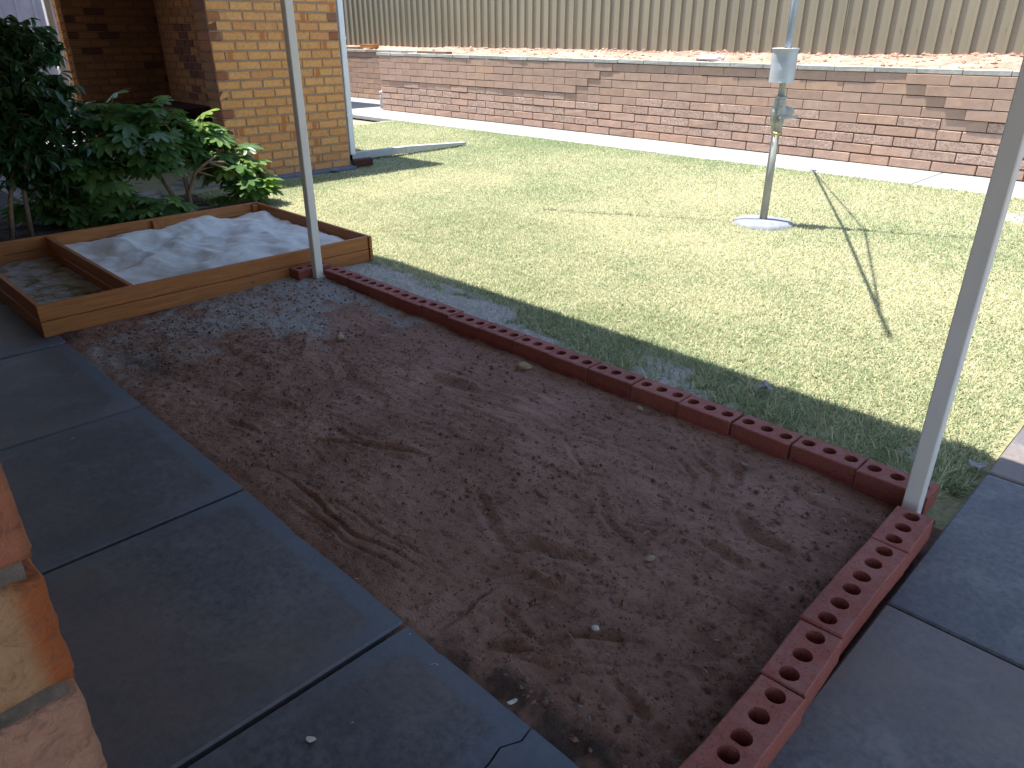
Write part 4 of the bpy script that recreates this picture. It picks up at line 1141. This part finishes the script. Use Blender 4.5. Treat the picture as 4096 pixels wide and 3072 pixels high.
# dented can threaded on the pole
nn = 36; v = []; f = []; zs = [1.075, 1.078, 1.12, 1.16, 1.20, 1.24, 1.28, 1.30, 1.308, 1.315]
for z in zs:
    for i in range(nn):
        a = 2 * math.pi * i / nn; r_ = .089
        d1 = .016 * math.exp(-(((a - R(285)) / .38) ** 2 + ((z - 1.235) / .045) ** 2)); d2 = .012 * math.exp(-(((a - R(300)) / .3) ** 2 + ((z - 1.11) / .03) ** 2))
        r_ -= d1 + d2; r_ += .004 * math.sin(2 * a + 1)
        if z > 1.305: r_ += .008
        if z == 1.315: r_ -= .003
        v.append((r_ * math.cos(a), r_ * math.sin(a), z))
for k_ in range(len(zs) - 1):
    for i in range(nn): f.append((k_ * nn + i, k_ * nn + (i + 1) % nn, (k_ + 1) * nn + (i + 1) % nn, (k_ + 1) * nn + i))
for (z, r0) in ((1.312, .0268),):
    b = len(v)
    for i in range(nn): v.append((r0 * math.cos(2 * math.pi * i / nn), r0 * math.sin(2 * math.pi * i / nn), z))
    t0 = (len(zs) - 1) * nn
    for i in range(nn): f.append((t0 + i, t0 + (i + 1) % nn, b + (i + 1) % nn, b + i))
link('can', mesh_from('can', v, f, M['tin'], True), cl, (-.012, -.012, 0))
mb = MB(); mb.tube([(0, 0, .955), (0, 0, .962), (0, 0, .972), (0, 0, .978)], [.040, .050, .050, .042], 20); link('collar', mb.mesh('collar', M['cast'], True), cl)
# gear housing: lofted octagons along z
def loft(sections, n=12):
    v = []; f = []
    for (z, cx, cy, rx, ry) in sections:
        for i in range(n):
            a = 2 * math.pi * (i + .5) / n
            sx = math.copysign(abs(math.cos(a)) ** .7, math.cos(a)); sy = math.copysign(abs(math.sin(a)) ** .7, math.sin(a))
            v.append((cx + rx * sx, cy + ry * sy, z))
    for k_ in range(len(sections) - 1):
        for i in range(n): f.append((k_ * n + i, k_ * n + (i + 1) % n, (k_ + 1) * n + (i + 1) % n, (k_ + 1) * n + i))
    f.append(tuple(range(n - 1, -1, -1))); f.append(tuple(range((len(sections) - 1) * n, len(sections) * n))); return v, f
v, f = loft([(.70, 0, 0, .034, .034), (.73, 0, 0, .040, .038), (.78, -.002, 0, .048, .044), (.84, -.004, 0, .056, .048), (.865, -.004, 0, .056, .048), (.90, 0, 0, .047, .044), (.955, 0, 0, .037, .036)])
hous = link('gear_housing', mesh_from('gear_housing', v, f, M['cast']), cl, (0, 0, 0), (0, 0, R(45)))
v, f = loft([(0, 0, 0, .050, .032), (.03, 0, 0, .044, .028), (.07, .0, 0, .022, .014), (.074, 0, 0, .018, .012)])
link('gear_boss', mesh_from('gear_boss', v, f, M['cast']), cl, (.03, .03, .855), (0, R(78), R(45)))
mb = MB(); mb.tube([(0, -.0, .0), (0, -.026, 0)], .017, 12); mb.tube([(0, -.022, 0), (.045, -.024, .004), (.115, -.026, .012), (.128, -.026, .012)], [.009, .010, .012, .008], 10)
link('crank_handle', mb.mesh('crank_handle', M['galv'], True), cl, (.035, -.035, .822), (0, 0, R(45)))
mb = MB(); mb.tube([(-.034, -.02, 0), (.03, -.02, 0)], [.011, .013], 10); mb.tube([(-.036, -.02, 0), (-.026, -.02, 0)], .017, 10)
link('stop_pin', mb.mesh('stop_pin', M['brass'], True), cl, (.022, -.022, .705), (0, 0, R(45)))
mb = MB(); mb.tube([(0, 0, 0), (.005, -.005, 0)], .010, 10); bt = mb.mesh('bolt', M['cast'])
for q in ((.035, -.035, .905), (.036, -.036, .80), (-.012, -.052, .81)): link('bolt', bt, cl, q)
mb = MB(); mb.tube([(.012, -.048, .985), (-.002, -.062, .90), (-.006, -.062, .82), (-.004, -.05, .72), (.004, -.036, .62), (.006, -.034, .60)], .0022, 5); mb.tube([(.02, -.044, .97), (.006, -.06, .88), (.002, -.062, .80), (.002, -.05, .72)], .0022, 5)
link('cable', mb.mesh('cable', M['cast']), cl)
s = Vector((.29, .14, 0))
hub = Vector((0, 0, 1.93)); crown = Vector((0, 0, 2.42))
tips = [Vector((-4.29, 8.29, 2.02)) - P, Vector((-1.715, 3.606, 2.02)) - P, Vector((-5.09, 4.62, 1.99)) - P, Vector((.1, 7.35, 2.02)) - P]
for i, t in enumerate(tips):
    mb = MB(); mb.tube([hub + (t - hub).normalized() * .05, t], .0125 if i < 2 else .0135, 10); link('arm', mb.mesh('arm', M['galv'], True), cl)
for i, t in enumerate(tips[:2]):
    e = hub + (t - hub) * (.97 if i == 0 else .86)
    mb = MB(); mb.tube([crown, e], .008, 8); link('stay', mb.mesh('stay', M['galv'], True), cl)
t = tips[3]; mb = MB(); mb.tube([crown, hub + (t - hub) * .96], .0085, 8); link('stay', mb.mesh('stay', M['galv'], True), cl)
mb = MB(); mb.tube([(0, 0, 2.36), (0, 0, 2.45)], .035, 16); link('crown', mb.mesh('crown', M['galv'], True), cl)
mb = MB(); mb.tube([(0, 0, 1.89), (0, 0, 1.97)], .05, 16); link('hub', mb.mesh('hub', M['galv'], True), cl)
mb = MB(); mb.tube([tips[0] - Vector((0, 0, .05)), tips[0] + Vector((0, 0, .04))], .03, 10); link('arm_end', mb.mesh('arm_end', M['galv'], True), cl)

# ================================================================== PLANTS
def leaf_lobed(seed, lobes=7):
    r2 = random.Random(seed); v = [(0, 0, 0)]; f = []
    spread = R(250); out = []
    for i in range(lobes):
        a = -spread / 2 + spread * i / (lobes - 1)
        ln = (1 - .38 * abs(i - (lobes - 1) / 2) / ((lobes - 1) / 2) ** 1.1) * r2.uniform(.92, 1.06)
        hw_ = spread / (lobes - 1) / 2
        val = .50
        pts = [(a - hw_, val), (a - hw_ * .78, ln * .68), (a - hw_ * .56, ln * .80), (a - hw_ * .26, ln * .93), (a, ln), (a + hw_ * .28, ln * .92), (a + hw_ * .58, ln * .79), (a + hw_ * .80, ln * .67)]
        out += pts
    out.append((spread / 2 + spread / (lobes - 1) / 2, .48))
    for a, r_ in out:
        lobe = abs(((a + spread / 2) / (spread / (lobes - 1)) + .5) % 1 - .5)
        z = -.30 * r_ ** 2 - .10 * lobe * r_ + r2.uniform(-.015, .015)
        v.append((r_ * math.cos(a), r_ * math.sin(a), z))
    for i in range(1, len(v) - 1): f.append((0, i, i + 1))
    return v, f
def leaf_long(seed):
    r2 = random.Random(seed); v = []; f = []; ws = [.03, .15, .20, .185, .12, .0]
    cv = r2.uniform(.1, .45)
    for i, w in enumerate(ws):
        t = i / (len(ws) - 1); z = -cv * t * t
        v += [(t, -w, z + .06 * (w > 0)), (t, 0, z), (t, w, z + .06 * (w > 0))]
    for i in range(len(ws) - 1):
        a = i * 3; f += [(a, a + 3, a + 4, a + 1), (a + 1, a + 4, a + 5, a + 2)]
    return v, f
LOB = [mesh_from('leaf', *leaf_lobed(i, 7 if i % 2 else 8), M['leaf'], True) for i in range(6)]
LOB_LIT = [mesh_from('leaf', *leaf_lobed(i, 7 if i % 2 else 8), M['leaf_lit'], True) for i in range(6)]
LON = [mesh_from('leaf', *leaf_long(i), M['leaf_dark'], True) for i in range(5)]
def place_leaf(parent, me, base, direction, size, droop, roll=0):
    d = direction.normalized(); up = Vector((0, 0, 1))
    side = up.cross(d)
    if side.length < .01: side = Vector((0, 1, 0))
    side.normalize(); n = d.cross(side).normalized()
    m3 = Matrix((d, side, n)).transposed() @ Matrix.Rotation(roll, 3, 'X') @ Matrix.Rotation(droop, 3, 'Y')
    o = link('leaf', me, parent, base - parent.location); o.rotation_euler = m3.to_euler(); o.scale = (size, size, size); return o
fa = [(-7.19,2.56,0.83),(-7.14,2.34,0.78),(-6.99,2.63,0.77),(-7.12,2.85,0.69),(-7.03,3.01,0.69),(-6.93,3.11,0.58),(-6.79,3.18,0.46),(-6.65,3.25,0.35),(-6.53,3.30,0.21),(-6.91,2.91,0.48),(-6.83,3.07,0.37),(-7.08,2.82,0.51),(-6.84,2.50,0.60),(-6.76,2.29,0.62),(-7.00,2.19,0.65),(-7.12,2.07,0.61),(-6.98,3.06,0.64),(-6.79,3.18,0.34),(-6.73,2.32,0.48),(-6.65,3.24,0.16),(-7.01,2.89,0.61),(-7.22,2.12,0.82),(-7.33,2.29,0.86)]
lo = [(-6.92,1.99,0.34),(-6.69,2.08,0.28),(-7.07,1.84,0.30),(-7.10,1.67,0.28),(-6.79,1.84,0.19),(-6.50,2.05,0.13),(-6.40,2.2,0.12),(-6.83,1.66,0.14),(-7.12,1.51,0.18),(-6.30,2.36,0.16),(-7.07,2.13,0.42),(-7.23,1.96,0.46),(-7.26,1.79,0.44),(-6.95,1.75,.5),(-6.85,2.2,.45)]
def fatsia(name, label, centres, base, per, smin, smax, stem_pts, size=.155):
    t = thing(name, label, 'shrub', base)
    stems = MB(); pet = MB(); more = MB(); nl = 0
    for sp in stem_pts: stems.tube([Vector(p) - t.location for p in sp], [.022 - .012 * i / (len(sp) - 1) for i in range(len(sp))], 8)
    for ci, c in enumerate(centres):
        c = Vector(c); b = Vector(base) + Vector((0, 0, .1))
        outw = Vector((c.x - b.x, c.y - b.y, .05)); outw.normalize()
        org = c - outw * .12 - Vector((0, 0, .06))
        # connect to the nearest stem end
        near = min((Vector(p) for sp in stem_pts for p in sp), key=lambda q: (q - org).length)
        mid = (near + org) / 2 + Vector((0, 0, .04))
        stems.tube([near - t.location, mid - t.location, org - t.location], [.010, .008, .006], 6)
        for k_ in range(per):
            a = rnd.uniform(0, 2 * math.pi); el = rnd.uniform(-.25, .75)
            d = (Vector((math.cos(a) * math.cos(el), math.sin(a) * math.cos(el), math.sin(el))) + outw * .35).normalized()
            e = org + d * rnd.uniform(.07, .20)
            md = org + d * .08 + Vector((0, 0, .015))
            pet.tube([org - t.location, md - t.location, e - t.location], .0028, 5, False)
            dd = Vector((d.x, d.y, d.z * .3)).normalized()
            sz = size * rnd.uniform(smin, smax); dr = R(rnd.uniform(-5, 38)); ro = R(rnd.uniform(-25, 25))
            if k_ < 300 // len(centres): place_leaf(t, rnd.choice(LOB_LIT if (c.y > 2.9 and e.z > c.z - .05 and rnd.random() < .6) else LOB), e, dd, sz, dr, ro); nl += 1  # rosettes on the sunny side get the leaf copy with sunlight in its colour
            else:
                side = Vector((0, 0, 1)).cross(dd).normalized(); m3 = Matrix((dd, side, dd.cross(side))).transposed() @ Matrix.Rotation(ro, 3, 'X') @ Matrix.Rotation(dr, 3, 'Y')
                v, f = leaf_lobed(rnd.randint(0, 5), 7); more.add([m3 @ (Vector(q) * sz) + e - t.location for q in v], f)
    link('stem', stems.mesh('stem', M['bark'], True), t); link('leaf_stalks', pet.mesh('leaf_stalks', M['petiole'], True), t, kind='stuff')
    link('foliage', more.mesh('foliage', M['leaf'], True), t, kind='stuff')
    return t
fatsia('lobed_shrub', 'sprawling shrub with big bright lobed leaves leaning over the lawn edge behind the sandpit', fa, (-6.55, 2.62, 0), 24, .70, 1.15,
       [[(-6.52, 2.60, -.03), (-6.60, 2.62, .15), (-6.56, 2.70, .34), (-6.46, 2.78, .42)], [(-6.58, 2.56, -.03), (-6.80, 2.50, .25), (-6.95, 2.45, .6)], [(-6.60, 2.62, .15), (-6.74, 2.66, .42), (-6.85, 2.68, .60)]])
fatsia('lobed_shrub', 'low dark lobed leaved shrub in deep shade right behind the sandpit board', lo, (-6.85, 1.9, 0), 24, .75, 1.15,
       [[(-6.85, 1.9, -.03), (-6.85, 1.9, .18), (-6.90, 1.88, .35)], [(-6.80, 2.0, -.03), (-6.70, 2.1, .12)], [(-6.9, 1.8, -.03), (-7.05, 1.7, .2)]])
la = [(-7.18,1.73,1.45),(-7.05,1.72,1.32),(-7.00,1.77,1.19),(-7.14,1.63,1.13),(-6.93,1.84,1.03),(-7.07,1.70,0.96),(-7.21,1.56,0.89),(-6.99,1.92,0.85),(-7.14,1.77,0.78),(-7.20,1.57,0.68),(-7.11,1.94,0.66),(-7.15,2.04,0.74),(-7.26,1.51,1.26),(-7.35,1.41,0.82),(-7.31,1.46,0.54),(-7.21,1.70,0.56),(-7.12,1.51,0.41),(-7.14,1.91,1.25),(-7.03,1.60,1.33),(-6.82,1.66,1.07),(-6.87,1.76,0.90),(-6.93,1.55,1.01),(-7.10,1.81,1.36),(-7.28,1.63,1.45),(-6.92,1.57,0.84),(-7.11,1.80,0.53),(-7.03,1.88,0.38),(-7.11,1.66,0.36),(-7.05,1.44,0.71),(-6.89,1.88,0.94),(-6.86,1.48,0.79),(-6.84,1.58,0.71),(-6.92,1.43,0.65),(-6.78,1.49,0.56),(-6.88,1.75,0.70),(-6.88,1.39,0.49),(-6.80,1.61,0.51),(-6.84,1.79,0.48),(-6.94,1.48,0.95),(-6.83,1.93,0.54),(-6.86,1.49,0.39),(-6.81,1.67,0.32),(-6.88,1.60,1.14),(-6.82,1.67,0.84),(-7.06,1.57,1.20)]
sh = thing('glossy_shrub', 'tall dark shrub with narrow glossy leaves at the left edge behind the sandpit', 'shrub', (-6.75, 1.40, 0))
stems = MB(); extra = MB(); nl = 0
trunks = [[(-6.60, 1.23, -.03), (-6.75, 1.32, .25), (-6.95, 1.48, .55), (-7.10, 1.6, .9), (-7.15, 1.68, 1.3)], [(-6.66, 1.38, -.03), (-6.85, 1.45, .3), (-7.05, 1.62, .6), (-7.1, 1.8, .8)], [(-6.72, 1.15, -.03), (-6.9, 1.25, .35), (-7.2, 1.42, .8), (-7.25, 1.45, 1.2)]]
for sp in trunks: stems.tube([Vector(p) - sh.location for p in sp], [.020 - .010 * i / (len(sp) - 1) for i in range(len(sp))], 8)
for c in la:
    c = Vector(c)
    near = min((Vector(p) for sp in trunks for p in sp[1:]), key=lambda q: (q - c).length)
    stems.tube([near - sh.location, (near + c) / 2 + Vector((0, 0, .02)) - sh.location, c - sh.location], [.008, .006, .004], 6)
    for tw in range(9):
        a = rnd.uniform(0, 2 * math.pi); el = rnd.uniform(-.3, .9)
        td = Vector((math.cos(a) * math.cos(el), math.sin(a) * math.cos(el), math.sin(el)))
        e = c + td * rnd.uniform(.10, .24)
        stems.tube([c - sh.location, e - sh.location], [.0035, .002], 5)
        for k_ in range(13):
            p = c + (e - c) * (k_ + 1) / 13
            a2 = rnd.uniform(0, 2 * math.pi); d = (Vector((math.cos(a2), math.sin(a2), rnd.uniform(-.7, .25))) + td * .5).normalized()
            size = rnd.uniform(.065, .115)
            if nl < 300 and (k_ % 8 == 0):
                place_leaf(sh, rnd.choice(LON), p, d, size, R(rnd.uniform(0, 35)), R(rnd.uniform(-40, 40))); nl += 1
            else:
                side = Vector((0, 0, 1)).cross(d).normalized(); nn_ = d.cross(side)
                m3 = Matrix((d, side, nn_)).transposed() @ Matrix.Rotation(R(rnd.uniform(-40, 40)), 3, 'X') @ Matrix.Rotation(R(rnd.uniform(0, 35)), 3, 'Y')
                v, f = leaf_long(rnd.randint(0, 4)); extra.add([m3 @ (Vector(q) * size) + p - sh.location for q in v], f)
link('stem', stems.mesh('stem', M['bark'], True), sh); link('foliage', extra.mesh('foliage', M['leaf_dark'], True), sh, kind='stuff')

# ================================================================== SMALL THINGS
# soil crumbs and gravel
def crumbs(n, m, smin, smax, pw, seed):
    V = []; F = []; base_v = [(1,0,0),(-1,0,0),(0,1,0),(0,-1,0),(0,0,1),(0,0,-1)]; base_f = [(0,2,4),(2,1,4),(1,3,4),(3,0,4),(2,0,5),(1,2,5),(3,1,5),(0,3,5)]
    xs = nr.uniform(-4.12, -.52, n); ys = nr.uniform(.90, 2.32, n)
    dens = 0.15 + 2.2 * np.clip(fbm(xs, ys, 2.6, 4, seed) + .08, 0, 1) + .5 * ss(-1.2, -.9, xs) * ss(1.2, .95, ys)
    k = nr.uniform(0, 1, n) < dens; xs, ys = xs[k], ys[k]; zs = bed_z(xs, ys)
    for x, y, z in zip(xs, ys, zs):
        s = smin + smax * rnd.random() ** pw; a = rnd.uniform(0, 6.3); c_, s_ = math.cos(a), math.sin(a); sc = (s * rnd.uniform(.8, 1.5), s * rnd.uniform(.7, 1.1), s * rnd.uniform(.5, .9)); o = len(V)
        for (px, py, pz) in base_v:
            px *= sc[0] * rnd.uniform(.8, 1.2); py *= sc[1] * rnd.uniform(.8, 1.2); pz *= sc[2]
            V.append((x + c_ * px - s_ * py, y + s_ * px + c_ * py, z + pz + sc[2] * .3))
        F += [tuple(i + o for i in q) for q in base_f]
    return mesh_from('soil_crumbs', V, F, m)
link('soil_crumbs', crumbs(14000, M['soil'], .002, .009, 4, 188), kind='stuff', label='small soil coloured clods loose on the soil bed', category='soil')
link('soil_crumbs', crumbs(9000, M['pebble'], .0016, .0095, 6, 88), kind='stuff', label='dark crumbs of earth scattered over the soil bed', category='soil')
rock('stone', M['tan_stone'], (-2.185, 2.262, .017), (.038, .026, .019), 11, .3, 'rounded tan stone beside the middle of the long brick row')
rock('stone', M['tan_stone'], (-.955, 1.533, .012), (.017, .010, .007), 12, 1.2, 'small pale stone lying alone on the soil right of the centre')
rock('stone', M['pale_bit'], (-.89, 1.20, .008), (.010, .008, .006), 13, .2, 'tiny white stone near the straight groove in the near soil')
rock('stone', M['dry_leaf'], (-3.62, 1.93, .016), (.018, .014, .012), 15, 2, 'small brown stone on the sandy soil near the far post')
rock('stone', M['tan_stone'], (-3.10, 1.86, .020), (.030, .018, .020), 16, 2.4, 'knobbly brown lump on the soil in front of the far post')
rock('stone', M['tan_stone'], (-1.55, 2.30, .012), (.020, .015, .010), 17, .4, 'small stone half sunk against the long brick row')
def chip(loc, s, m, label, seed, rz=0, curl=.3):
    r2 = random.Random(seed); n = 9; v = [(0, 0, s * .1)]; top = []
    for i in range(n):
        a = 2 * math.pi * i / n; r_ = s * r2.uniform(.6, 1.1); v.append((r_ * math.cos(a) * 1.3, r_ * math.sin(a) * .8, s * curl * abs(math.cos(a)) ** 2))
    f = [(0, 1 + i, 1 + (i + 1) % n) for i in range(n)]
    b = len(v); v += [(x, y, z - .0012) for x, y, z in v]; f += [(b, b + 1 + (i + 1) % n, b + 1 + i) for i in range(n)]
    f += [(1 + i, b + 1 + i, b + 1 + (i + 1) % n, 1 + (i + 1) % n) for i in range(n)]
    o = link('chip' if 'chip' in label else 'dead_leaf', mesh_from('chip', v, f, m), None, loc, (r2.uniform(-.1, .1), r2.uniform(-.1, .1), rz))
    o['label'] = label; o['category'] = 'chip' if 'chip' in label else 'leaf'
chip((-1.125, .493, .003), .011, M['pale_bit'], 'white paint chip on the blue grey slab at the bottom', 1, .4, .05)
chip((-.88, .881, .004), .010, M['pale_bit'], 'pale chip on the slab edge beside the soil', 2, 1.2, .1)
chip((-1.268, 2.818, .022), .042, M['grey_leaf'], 'grey curled dead leaf in the shaded grass behind the brick row', 3, 2.0, .7)
chip((-.43, 2.80, .012), .030, M['grey_leaf'], 'grey dead leaf on the grass edge at the side path joint', 4, .3, .5)
chip((-1.02, 1.93 + .28, .012), .014, M['dry_leaf'], 'small dry leaf scrap on the soil near the corner post', 5, .3, .5)
# bits of straw
def straws():
    mb = MB()
    r2 = random.Random(9)
    spots = [(-4.0, .95, .16, 30), (-.66, 2.22, .08, 14), (-3.7, 2.62, .3, 24), (-2.4, 1.6, 1.2, 26), (-1.2, 1.2, .6, 9), (-.62, 2.0, .1, 4), (-1.0, .93, .15, 8), (-1.6, .6, .7, 6)]
    for (x, y, s_, n_) in spots:
        for _ in range(n_):
            px = min(-.52, x + r2.gauss(0, s_)); py = y + r2.gauss(0, min(s_, .35)); 
            if py > 2.32 and x > -3: continue
            z = (float(bed_z(np.array([px]), np.array([py]))[0]) if .86 < py < 2.33 else (.002 if py <= .86 else .012)) + .003
            L = r2.uniform(.005, .022); a = r2.uniform(0, 6.3); r_ = .0007
            mb.tube([(px, py, z), (px + L * .5 * math.cos(a), py + L * .5 * math.sin(a), z + .003), (px + L * math.cos(a + .3), py + L * math.sin(a + .3), z)], r_, 3, False)
    return mb.mesh('straw_bits', M['pale_bit'])
link('straw_bits', straws(), kind='stuff', label='scattered bits of dry straw on the soil and slabs', category='straw')
